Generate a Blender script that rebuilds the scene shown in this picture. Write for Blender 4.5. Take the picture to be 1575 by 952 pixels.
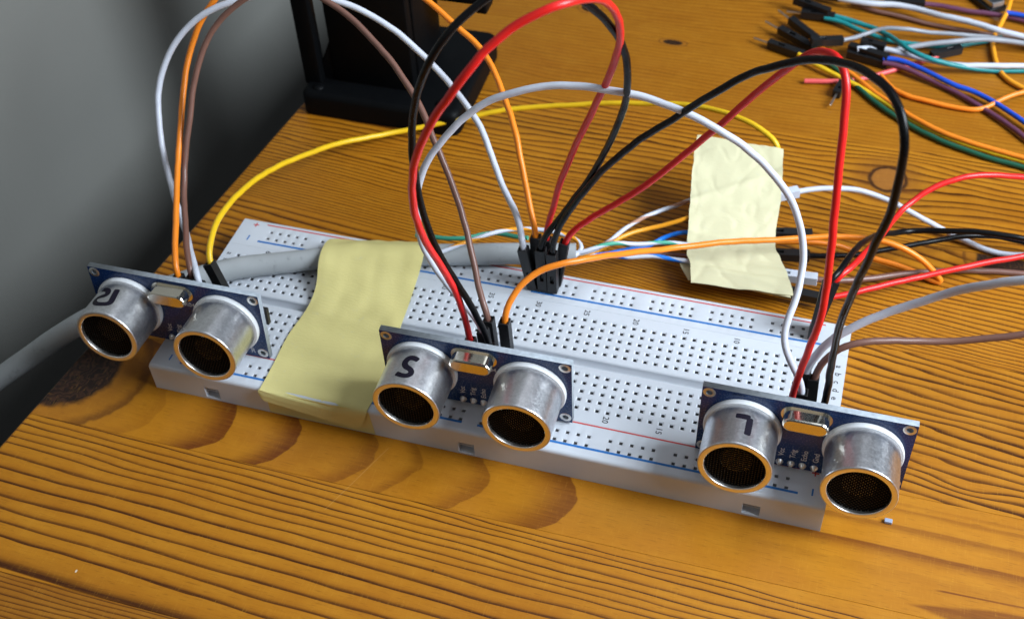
import bpy, bmesh, math, random
from mathutils import Vector, Matrix
from mathutils import noise as mnoise
random.seed(7)
MM = 0.001
scene = bpy.context.scene
for o in list(bpy.data.objects): bpy.data.objects.remove(o)

# ------------------------------------------------------------------ camera
cam_d = bpy.data.cameras.new('camera'); cam = bpy.data.objects.new('camera', cam_d)
scene.collection.objects.link(cam); scene.camera = cam
_R = Matrix(((0.957135, 0.286603, -0.041847), (-0.178993, 0.698872, 0.692488), (0.227715, -0.655315, 0.720214))).transposed()
cam.matrix_world = Matrix.Translation(Vector((70.122, -191.811, 233.323)) * MM) @ _R.to_4x4()
cam_d.sensor_width = 36.0; cam_d.lens = 1880.2 / 1575 * 36.0
cam_d.clip_start = 0.005; cam_d.clip_end = 20
cam_d.dof.use_dof = True; cam_d.dof.focus_distance = 0.272; cam_d.dof.aperture_fstop = 27
scene.render.resolution_x = 1024; scene.render.resolution_y = 618

# ------------------------------------------------------------------ window light, ambient and added fills
world = bpy.data.worlds.new('World'); scene.world = world; world.use_nodes = True
bg = world.node_tree.nodes['Background']
bg.inputs[0].default_value = (0.62, 0.78, 1.0, 1); bg.inputs[1].default_value = 0.05

def area_light(name, direction, dist, sx, sy, watts, col, target=(0.02, 0.0, 0.0)):
    d = bpy.data.lights.new(name, 'AREA'); d.shape = 'RECTANGLE'; d.size = sx; d.size_y = sy; d.energy = watts; d.color = col
    o = bpy.data.objects.new(name, d); scene.collection.objects.link(o)
    v = Vector(direction).normalized(); o.location = Vector(target) + v * dist
    o.rotation_euler = (-v).to_track_quat('-Z', 'Y').to_euler()
    return o
area_light('window_light', (.82, .0, .66), .62, .33, .33, 8.6, (.82, .91, 1.0))
area_light('overhead_fill', (.12, .34, 1), 1.1, .7, .7, 2.1, (.88, .94, 1.0))  # added overhead fill, stands in for soft ambient light from above
area_light('front_fill', (-.10, -.85, .60), 1.1, .75, .75, .6, (1.0, .90, .78))  # added weak warm fill for the faces turned to the camera
vs = scene.view_settings; vs.view_transform = 'Standard'; vs.look = 'None'; vs.exposure = 0.0; vs.gamma = 1
vs.use_curve_mapping = False

# ------------------------------------------------------------------ helpers
C = scene.collection
def tag(o, label=None, cat=None, group=None, kind=None):
    if label: o['label'] = label
    if cat: o['category'] = cat
    if group: o['group'] = group
    if kind: o['kind'] = kind
    return o
def thing(name, label, cat, loc=(0, 0, 0), group=None, mat=None):
    o = bpy.data.objects.new(name, None); C.objects.link(o); o.empty_display_size = 0.005
    if mat is not None: o.matrix_world = mat
    else: o.location = Vector(loc) * MM
    return tag(o, label, cat, group)
def mesh(name, verts, faces, mats, fmat=None, smooth=False):
    me = bpy.data.meshes.new(name)
    me.from_pydata([Vector(v) * MM for v in verts], [], faces)
    for m in (mats if isinstance(mats, (list, tuple)) else [mats]): me.materials.append(m)
    if fmat: me.polygons.foreach_set('material_index', fmat)
    if smooth is True: me.polygons.foreach_set('use_smooth', [True] * len(me.polygons))
    me.update(); return me
def link(name, me, parent=None, loc=None, mat=None):
    o = bpy.data.objects.new(name, me); C.objects.link(o)
    if parent is not None: o.parent = parent
    if mat is not None: o.matrix_local = mat
    elif loc is not None: o.location = Vector(loc) * MM
    return o
def obj(name, verts, faces, mats, parent=None, fmat=None, smooth=False, off=(0, 0, 0), sharp=None):
    if any(off): verts = [(v[0] - off[0], v[1] - off[1], v[2] - off[2]) for v in verts]
    me = mesh(name, verts, faces, mats, fmat, smooth)
    if sharp: me.set_sharp_from_angle(angle=math.radians(sharp))
    return link(name, me, parent)
class G:
    """collects vertices and faces (in millimetres)"""
    def __init__(s): s.v = []; s.f = []; s.m = []
    def add(s, vs, fs, mi=0):
        b = len(s.v); s.v += [tuple(v) for v in vs]; s.f += [tuple(i + b for i in f) for f in fs]; s.m += [mi] * len(fs)
    def box(s, a, b, mi=0):
        (x0, y0, z0), (x1, y1, z1) = a, b
        s.add([(x0, y0, z0), (x1, y0, z0), (x1, y1, z0), (x0, y1, z0), (x0, y0, z1), (x1, y0, z1), (x1, y1, z1), (x0, y1, z1)],
              [(0, 3, 2, 1), (4, 5, 6, 7), (0, 1, 5, 4), (1, 2, 6, 5), (2, 3, 7, 6), (3, 0, 4, 7)], mi)
    def rbox(s, a, b, r, mi=0, n=2):
        """box with rounded edges"""
        bm = bmesh.new(); bmesh.ops.create_cube(bm, size=1)
        for v in bm.verts:
            v.co = Vector([(a[i] + b[i]) / 2 + v.co[i] * (b[i] - a[i]) for i in range(3)])
        bmesh.ops.bevel(bm, geom=list(bm.edges), offset=r, segments=n, affect='EDGES', profile=0.5)
        bm.verts.index_update()
        s.add([v.co[:] for v in bm.verts], [[v.index for v in f.verts] for f in bm.faces], mi); bm.free()
    def lathe(s, prof, n=48, axis='y', c=(0, 0), mi=0, mis=None):
        """revolve (radius, axial) profile; axis along y through (x, z) = c"""
        base = len(s.v); k = len(prof)
        for i in range(n):
            a = 2 * math.pi * i / n
            for r, h in prof:
                if axis == 'y': s.v.append((c[0] + r * math.cos(a), h, c[1] + r * math.sin(a)))
                else: s.v.append((c[0] + r * math.cos(a), c[1] + r * math.sin(a), h))
        for i in range(n):
            j = (i + 1) % n
            for q in range(k - 1):
                s.f.append((base + i * k + q, base + i * k + q + 1, base + j * k + q + 1, base + j * k + q)); s.m.append(mis[q] if mis else mi)
    def prism(s, poly, z0, z1, mi=0, r=0):
        """polygon in xy raised from z0 to z1, top edge rounded by r"""
        n = len(poly); cx = sum(p[0] for p in poly) / n; cy = sum(p[1] for p in poly) / n
        rows = [(0, z0), (0, z1)] if r == 0 else [(0, z0)] + [(r * (1 - math.cos(t)), z1 - r + r * math.sin(t)) for t in (0, .4, .8, 1.2, 1.5708)]
        vs = []
        for d, z in rows:
            for i in range(n):
                p = Vector(poly[i]); a = (p - Vector(poly[i - 1])).normalized(); b = (Vector(poly[(i + 1) % n]) - p).normalized()
                na = Vector((-a.y, a.x)); nb = Vector((-b.y, b.x)); m = (na + nb); m = m / max(.3, m.length_squared) * 2
                q = p + m * d; vs.append((q.x, q.y, z))
        fs = []
        for k in range(len(rows) - 1):
            for i in range(n):
                j = (i + 1) % n; fs.append((k * n + i, k * n + j, (k + 1) * n + j, (k + 1) * n + i))
        fs.append(tuple(range((len(rows) - 1) * n, len(rows) * n))); fs.append(tuple(reversed(range(n))))
        s.add(vs, fs, mi)
    def obj(s, name, mats, parent=None, smooth=False, sharp=None, off=(0, 0, 0)):
        return obj(name, s.v, s.f, mats, parent, s.m, smooth, off, sharp)
    def mesh(s, name, mats, smooth=False, sharp=None):
        me = mesh(name, s.v, s.f, mats, s.m, smooth)
        if sharp: me.set_sharp_from_angle(angle=math.radians(sharp))
        return me

def catmull(pts, step=1.3):
    P = [Vector(p) for p in pts]
    P = [P[0] * 2 - P[1]] + P + [P[-1] * 2 - P[-2]]
    out = []
    for i in range(1, len(P) - 2):
        p0, p1, p2, p3 = P[i - 1:i + 3]
        t0 = 0; t1 = t0 + max(1e-3, (p1 - p0).length) ** .5; t2 = t1 + max(1e-3, (p2 - p1).length) ** .5; t3 = t2 + max(1e-3, (p3 - p2).length) ** .5
        n = max(2, int((p2 - p1).length / step))
        for k in range(n):
            t = t1 + (t2 - t1) * k / n
            a1 = p0 * ((t1 - t) / (t1 - t0)) + p1 * ((t - t0) / (t1 - t0)); a2 = p1 * ((t2 - t) / (t2 - t1)) + p2 * ((t - t1) / (t2 - t1)); a3 = p2 * ((t3 - t) / (t3 - t2)) + p3 * ((t - t2) / (t3 - t2))
            b1 = a1 * ((t2 - t) / (t2 - t0)) + a2 * ((t - t0) / (t2 - t0)); b2 = a2 * ((t3 - t) / (t3 - t1)) + a3 * ((t - t1) / (t3 - t1))
            out.append(b1 * ((t2 - t) / (t2 - t1)) + b2 * ((t - t1) / (t2 - t1)))
    out.append(P[-2].copy())
    return out
def smooth_path(pts, k):
    for _ in range(k):
        pts = [pts[0]] + [(pts[i - 1] + pts[i] * 2 + pts[i + 1]) / 4 for i in range(1, len(pts) - 1)] + [pts[-1]]
    return pts
def tube(pts, r, n=12, stripe=0, wob=0, seed=0, k=6, jit=0):
    """swept round tube; stripe > 0 gives faces of a helical stripe material index 1"""
    P = smooth_path(catmull(pts), k); rnd = random.Random(seed)
    if jit:
        q0 = Vector((seed * 1.7, seed * .31, 0)); nP = len(P)
        P = [p + jit * min(1, min(i, nP - 1 - i) / 6) * (mnoise.noise_vector(p * .09 + q0) + .45 * mnoise.noise_vector(p * .3 + q0)) for i, p in enumerate(P)]
    g = G(); T = [(P[min(i + 1, len(P) - 1)] - P[max(i - 1, 0)]).normalized() for i in range(len(P))]
    u = T[0].cross(Vector((0.3, 0.2, 1))).normalized(); vs = []; s = 0
    ph = rnd.random() * 6
    for i, p in enumerate(P):
        u = (u - T[i] * u.dot(T[i])).normalized(); w = T[i].cross(u)
        if i: s += (p - P[i - 1]).length
        rr = r * (1 + wob * math.sin(s * .35 + ph) * math.sin(s * .12 + 2 * ph))
        for j in range(n):
            a = 2 * math.pi * j / n + (stripe and s * 2 * math.pi / stripe)
            vs.append(p + u * rr * math.cos(a) + w * rr * math.sin(a))
    fs = []; ms = []
    for i in range(len(P) - 1):
        for j in range(n):
            q = (j + 1) % n; fs.append((i * n + j, i * n + q, (i + 1) * n + q, (i + 1) * n + j)); ms.append(1 if stripe and j < n * .3 else 0)
    fs.append(tuple(reversed(range(n)))); fs.append(tuple(range((len(P) - 1) * n, len(P) * n))); ms += [0, 0]
    g.v = [v[:] for v in vs]; g.f = fs; g.m = ms
    return g
def grid_panel(us, vs, holes, fn, depth=2.6, bev=.32, sink=.2):
    """flat panel split by the breakpoints us, vs; cells in holes become funnel-edged recesses. fn(u, v, d) -> xyz"""
    g = G(); idx = {}
    def V(i, j):
        if (i, j) not in idx: idx[(i, j)] = len(g.v); g.v.append(fn(us[i], vs[j], 0))
        return idx[(i, j)]
    for i in range(len(us) - 1):
        for j in range(len(vs) - 1):
            a = (V(i, j), V(i + 1, j), V(i + 1, j + 1), V(i, j + 1))
            if (i, j) not in holes: g.f.append(a); g.m.append(0); continue
            u0, u1, v0, v1 = us[i], us[i + 1], vs[j], vs[j + 1]
            prev = a
            for b, d, mi in ((bev, sink, 0), (bev, depth, 1)):
                k = len(g.v); g.v += [fn(u0 + b, v0 + b, d), fn(u1 - b, v0 + b, d), fn(u1 - b, v1 - b, d), fn(u0 + b, v1 - b, d)]
                cur = (k, k + 1, k + 2, k + 3)
                for q in range(4): g.f.append((prev[q], prev[(q + 1) % 4], cur[(q + 1) % 4], cur[q])); g.m.append(mi)
                prev = cur
            g.f.append(prev); g.m.append(1)
    return g

# ------------------------------------------------------------------ materials
class X:
    """arithmetic on shader sockets"""
    nt = None
    def __init__(s, v): s.v = v
    @staticmethod
    def m(op, *a, clamp=False):
        n = X.nt.nodes.new('ShaderNodeMath'); n.operation = op; n.use_clamp = clamp
        for i, q in enumerate(a):
            q = q.v if isinstance(q, X) else q
            if isinstance(q, (int, float)): n.inputs[i].default_value = q
            else: X.nt.links.new(q, n.inputs[i])
        return X(n.outputs[0])
    def __add__(s, o): return X.m('ADD', s, o)
    __radd__ = __add__
    def __sub__(s, o): return X.m('SUBTRACT', s, o)
    def __rsub__(s, o): return X.m('SUBTRACT', o, s)
    def __mul__(s, o): return X.m('MULTIPLY', s, o)
    __rmul__ = __mul__
    def __truediv__(s, o): return X.m('DIVIDE', s, o)
    def sq(s): return X.m('MULTIPLY', s, s)
    def sqrt(s): return X.m('SQRT', s)
    def abs(s): return X.m('ABSOLUTE', s)
    def frac(s): return X.m('FRACT', s)
    def floor(s): return X.m('FLOOR', s)
    def pow(s, k): return X.m('POWER', s, k)
    def exp(s): return X.m('EXPONENT', s)
    def min(s, o): return X.m('MINIMUM', s, o)
    def max(s, o): return X.m('MAXIMUM', s, o)
    def step(s, a, b):
        n = X.nt.nodes.new('ShaderNodeMapRange'); n.interpolation_type = 'SMOOTHSTEP'
        X.nt.links.new(s.v, n.inputs[0]); n.inputs[1].default_value = a; n.inputs[2].default_value = b
        return X(n.outputs[0])
def noise(vec, scale=1, detail=2, rough=.5, dim='3D'):
    n = X.nt.nodes.new('ShaderNodeTexNoise'); n.noise_dimensions = dim; n.inputs['Scale'].default_value = scale; n.inputs['Detail'].default_value = detail; n.inputs['Roughness'].default_value = rough
    X.nt.links.new(vec, n.inputs['Vector']); return X(n.outputs['Fac'])
def comb(x, y, z):
    n = X.nt.nodes.new('ShaderNodeCombineXYZ')
    for i, q in enumerate((x, y, z)):
        if isinstance(q, X): X.nt.links.new(q.v, n.inputs[i])
        else: n.inputs[i].default_value = q
    return n.outputs[0]
def mixc(f, a, b):
    n = X.nt.nodes.new('ShaderNodeMix'); n.data_type = 'RGBA'; n.clamp_factor = True
    if isinstance(f, X): X.nt.links.new(f.v, n.inputs['Factor'])
    else: n.inputs['Factor'].default_value = f
    for k, q in ((6, a), (7, b)):
        if isinstance(q, tuple): n.inputs[k].default_value = (*q, 1)
        else: X.nt.links.new(q, n.inputs[k])
    return n.outputs[2]
def newmat(name):
    m = bpy.data.materials.new(name); m.use_nodes = True; X.nt = m.node_tree
    return m, m.node_tree.nodes['Principled BSDF']
def lk(a, b): X.nt.links.new(a.v if isinstance(a, X) else a, b)
def objco(scale=1000):
    t = X.nt.nodes.new('ShaderNodeTexCoord'); n = X.nt.nodes.new('ShaderNodeVectorMath'); n.operation = 'SCALE'
    X.nt.links.new(t.outputs['Object'], n.inputs[0]); n.inputs['Scale'].default_value = scale
    s = X.nt.nodes.new('ShaderNodeSeparateXYZ'); X.nt.links.new(n.outputs[0], s.inputs[0])
    return n.outputs[0], X(s.outputs[0]), X(s.outputs[1]), X(s.outputs[2])
def bump(h, b, strength=.3, dist=.0002):
    n = X.nt.nodes.new('ShaderNodeBump'); n.inputs['Strength'].default_value = strength; n.inputs['Distance'].default_value = dist
    lk(h, n.inputs['Height']); X.nt.links.new(n.outputs[0], b.inputs['Normal'])
def plastic(name, col, rough=.4, spec=.5, var=.12, grime=0, bumpy=0, sss=0, scale=.25):
    m, b = newmat(name); v, x, y, z = objco()
    n = noise(v, scale, 3); f = noise(v, scale * 9, 2)
    c = mixc((n - .3) * 1.6, tuple(q * (1 - var) for q in col), tuple(min(1, q * (1 + var)) for q in col))
    if grime:
        g = noise(v, .33, 5, .65).step(.56, .74) * grime
        c = mixc(g, c, tuple(q * .45 for q in col))
    lk(c, b.inputs['Base Color']); lk(f * .2 + (rough - .1), b.inputs['Roughness']); b.inputs['Specular IOR Level'].default_value = spec
    if bumpy: bump(noise(v, 2.2, 3), b, bumpy, .0001)
    if sss:
        b.inputs['Subsurface Weight'].default_value = sss; b.inputs['Subsurface Radius'].default_value = (.002, .0018, .0016); b.inputs['Subsurface Scale'].default_value = 1
    return m
def metal(name, col, rough=.3, mottle=0, bumpy=0):
    m, b = newmat(name); v, x, y, z = objco()
    b.inputs['Metallic'].default_value = 1
    n = noise(v, .55, 5, .65); n2 = noise(v, 1.8, 4, .7)
    lk(mixc((n * .5 + n2 * .5).step(.35, .68), tuple(q * (1 - mottle) for q in col), col), b.inputs['Base Color'])
    lk((n2 - .5) * (.14 * (mottle > 0) + .06) + rough, b.inputs['Roughness'])
    if bumpy: bump(n2 + n, b, bumpy, .00025)
    return m

WIRE = {}
def wire_mat(c):
    if c in WIRE: return WIRE[c]
    col = {'black': (.0035, .0035, .004), 'red': (.72, .014, .012), 'white': (.57, .595, .67), 'orange': (.85, .235, .014), 'tan': (.40, .22, .15), 'brown': (.18, .088, .066), 'yellow': (.80, .50, .012),
           'blue': (.006, .07, .52), 'purple': (.13, .042, .085), 'teal': (.012, .23, .24), 'green': (.01, .09, .05), 'gray': (.30, .31, .34), 'pink': (.72, .10, .10),
           'skyblue': (.01, .20, .80), 'mint': (.06, .36, .24), 'amber': (.82, .33, .015), 'olive': (.42, .30, .02)}[c]
    WIRE[c] = plastic('pvc_' + c, col, .30 if c == 'black' else .36, .22 if c == 'black' else .45, .07, bumpy=.08)
    return WIRE[c]
M_board = plastic('breadboard_white', (.58, .612, .66), .42, .45, .02, sss=.1)
M_hole = plastic('hole_lining_dark', (.13, .133, .14), .5, .3, .1)  # clip metal and the shade of deep holes put into one colour
M_hole2 = plastic('hole_lining_grey', (.30, .30, .31), .5, .3, .1)  # the same lining made paler in the rail holes
M_ink_red = plastic('ink_red', (.55, .07, .07), .6, .3, .1)
M_ink_blue = plastic('ink_blue', (.02, .16, .48), .6, .3, .1)
M_ink_black = plastic('ink_black', (.03, .03, .035), .6, .3, .1)
M_silk = plastic('silkscreen_white', (.58, .59, .62), .6, .3, .1)
M_pcb = plastic('soldermask_blue', (.004, .028, .115), .26, .5, .1)
M_fr4 = plastic('board_edge', (.34, .38, .42), .6, .3, .25, bumpy=.3, scale=.8)
M_housing = plastic('housing_black', (.010, .010, .011), .42, .4, .2, bumpy=.1)
M_can = metal('mottled_aluminium', (.80, .81, .84), .32, .26, .13)
M_rim = metal('rim_aluminium', (.97, .95, .92), .34, .05, .03)
M_ring = plastic('transducer_ring', (.68, .70, .72), .45, .5, .06)
M_tin = metal('tin', (.74, .73, .70), .34, .1, .05)
M_crystal = metal('nickel_can', (.86, .81, .70), .14, .06, .02)  # nickel tinted warm, golden table reflection put into the colour
M_grille = plastic('grille_black', (.003, .003, .003), .7, .05, .1)
M_glint = metal('mesh_glint', (.06, .056, .05), .45)
M_dark = plastic('can_inner_shade', (.004, .004, .004), .8, .1, 0)  # shade inside the can put into a black colour
M_cone = metal('cone_warm_reflection', (1.0, .88, .60), .6, .1)  # aluminium horn, its warm table reflection put into the colour
M_marker = plastic('marker_ink', (.006, .004, .012), .5, .25, .2)
M_chip = plastic('chip_epoxy', (.015, .015, .016), .5, .4, .1)
M_stand = plastic('stand_black', (.003, .0034, .004), .50, .09, .15, bumpy=.12)
M_cable = plastic('cable_sheath', (.38, .40, .41), .48, .4, .05, grime=.5, bumpy=.15)
M_scrap = plastic('scrap_blue', (.30, .36, .50), .4, .5, .1)
M_clear = plastic('grey_sleeve', (.58, .63, .72), .25, .6, .1)

def tape_mat(name, col):
    m, b = newmat(name); v, x, y, z = objco()
    cr = noise(comb(x * .5, y * 2.2, z * 2.2), 1, 4, .6); f = noise(v, .12, 3); g = noise(v, .5, 4, .7).step(.58, .78)
    c = mixc((f - .3) * 1.4, tuple(q * .93 for q in col), col)
    lk(mixc(g * .22, c, (.55, .58, .56)), b.inputs['Base Color'])
    b.inputs['Roughness'].default_value = .62; b.inputs['Specular IOR Level'].default_value = .3
    bump(cr + noise(v, 4, 2) * .4, b, .45, .0002)
    t = X.nt.nodes.new('ShaderNodeBsdfTranslucent'); X.nt.links.new(c, t.inputs[0])
    mx = X.nt.nodes.new('ShaderNodeMixShader'); mx.inputs[0].default_value = .16
    X.nt.links.new(b.outputs[0], mx.inputs[1]); X.nt.links.new(t.outputs[0], mx.inputs[2])
    X.nt.links.new(mx.outputs[0], X.nt.nodes['Material Output'].inputs[0])
    return m
M_tape = tape_mat('masking_tape', (.81, .72, .30))
M_tape2 = tape_mat('masking_tape_pale', (.75, .71, .46))

LIGHT = (.44, .173, .0085); DARK = (.050, .0120, .0012); AMBER = (.24, .072, .0055)
SCRATCH = [(-27.2, -51.5, -23.6, -42.4), (-23.6, -42.4, -19.2, -31.0)]
SPECKS = [(-75.0, -81.4, 1), (2.3, -60.3, 0)]
def wood(name, ring, light=LIGHT, dark=DARK, strength=.85, a=.45, knots=(), bands=None, fine=1.0, seed=0.0, y_range=(0, 0)):
    """pine: ring(x, y, n1, n2) gives a ring count; the late wood is a dark line at the end of each ring. knots: (x, y, rx, ry, kind)"""
    m, b = newmat(name); v, x, y, z = objco()
    n1 = noise(comb(x * .010, y * .045, seed), 1, 2) - .5
    n2 = noise(comb(x * .035, y * .16, seed + 5), 1, 2) - .5
    xx, yy = x, y
    for (kx, ky, rx, ry, kind) in knots:          # grain bends round each knot
        d = ((x - kx) / (rx * 3.2)).sq() + ((y - ky) / (ry * 2.1)).sq()
        yy = yy - (y - ky) * (d * -1).exp() * .62
    v_ = ring(xx, yy, n1, n2)
    ph = v_.frac(); rid = v_.floor()
    wn = X.nt.nodes.new('ShaderNodeTexWhiteNoise'); wn.noise_dimensions = '1D'; lk(rid + seed * 3, wn.inputs['W'])
    late = ph.step(a, .91).pow(2.3) * (1 - ph.step(.955, 1.0)) * (X(wn.outputs['Value']) * .45 + .75)
    fib = noise(comb(x * .05, y * 1.5, seed), 1, 5, .7)
    pore = noise(comb(x * .28, y * 3.6, seed), 1, 2, .6)
    cross = noise(comb(x * 2.6, y * .22, seed), 1, 3, .65)
    big = noise(comb(x * .018, y * .05, seed + 9), 1, 2)
    mot = noise(comb(x * .09, y * .16, seed + 4), 1, 3, .6)
    base = mixc((big - .25) * 1.6, light, (light[0] * .80, light[1] * .70, light[2] * .55))  # random wood tone, with mottled sheen put into the colour
    base = mixc((mot - .45) * 1.6, base, (light[0] * 1.15, light[1] * 1.24, light[2] * 1.6))
    soft = ph.step(a * .55, .92).pow(1.3) * (1 - ph.step(.955, 1.0))
    amt = (late * strength * ((fib - .5) * 1.1 + .95))
    c = mixc((soft * strength * .6).min(1), base, (light[0] * .56, light[1] * .42, light[2] * .4))
    c = mixc(amt.min(1), c, dark)
    if bands is not None:
        bd, bc = bands(x, y, n1, n2, fib); c = mixc(bd, c, bc)
    for (kx, ky, rx, ry, kind) in knots:
        w = noise(comb(x * .25, y * .25, seed + 2), 1, 2) - .5
        d = (((x - kx) / rx).sq() + ((y - ky) / ry).sq()).sqrt() + w * .22
        if kind == 'eye':                          # sound knot with a dark bark ring
            inner = 1 - d.step(.92, 1.02); ring_ = d.step(.8, .95) * (1 - d.step(1.0, 1.2)); halo = (1 - d.step(1.1, 2.6)) * .45
            c = mixc(halo, c, (.17, .06, .012)); c = mixc(inner, c, (.30, .115, .02)); c = mixc(ring_, c, (.05, .018, .006))
        else:
            inner = 1 - d.step(.88, 1.03); kr = (d * 7 + w * 4).frac().step(.3, .9)
            halo = (1 - d.step(1.0, 1.75)) * .55; edge = d.step(1.22, 1.42) * (1 - d.step(1.43, 1.5)) * .7
            c = mixc(halo, c, (.33, .12, .012)); c = mixc(edge, c, (.10, .03, .005))
            c = mixc(inner, c, mixc(kr, (.012, .006, .005), (.048, .021, .012)) if kind == 'big' else (.022, .010, .006))
    fine_c = mixc((fib - .33) * .60 * fine, c, mixc(.5, c, dark))
    c = mixc((cross.step(.52, .72) * pore.step(.4, .6)) * .20, fine_c, (.62, .32, .04))
    c = mixc((1 - pore.step(.30, .42)) * .30, c, dark)
    spk = noise(comb(x * .14, y * 1.5, seed + 3), 1, 4, .75)
    c = mixc(spk.step(.60, .74) * .30, c, (.10, .030, .003))
    c = mixc((1 - spk.step(.26, .40)) * .25, c, (light[0] * 1.25, light[1] * 1.3, light[2] * 1.6))
    for (x0, y0, x1, y1) in (SCRATCH if y_range[0] < -12 else ()):
        if max(y0, y1) < y_range[0] or min(y0, y1) > y_range[1]: continue
        L2 = (x1 - x0) ** 2 + (y1 - y0) ** 2
        t = (((x - x0) * (x1 - x0) + (y - y0) * (y1 - y0)) * (1 / L2)).max(0).min(1)
        d = ((x - x0 - t * (x1 - x0)).sq() + (y - y0 - t * (y1 - y0)).sq()).sqrt()
        c = mixc((1 - d.step(.03, .15)) * .30 * fib.step(.3, .5), c, (.62, .36, .12))
    for (x0, y0, k) in SPECKS:
        if not y_range[0] < y0 < y_range[1]: continue
        d = ((x - x0).sq() + ((y - y0) * .6).sq()).sqrt(); c = mixc((1 - d.step(.12, .3)) * .8, c, (.75, .68, .55) if k else (.02, .012, .008))
    lk(c, b.inputs['Base Color'])
    lk(noise(v, .06, 3) * .16 + late * -.06 + .33, b.inputs['Roughness'])
    b.inputs['Specular IOR Level'].default_value = .30
    bump(late * -.2 + fib * .5 + cross * .3 + pore * .3, b, .30, .00010)
    return m
def seg(u, knots):
    """piecewise linear ring count: knots = [(width, rings)...]"""
    t = None; a = 0
    for w, r in knots:
        q = (u - a).max(0).min(w) * (r / w); t = q if t is None else t + q; a += w
    return t

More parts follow.
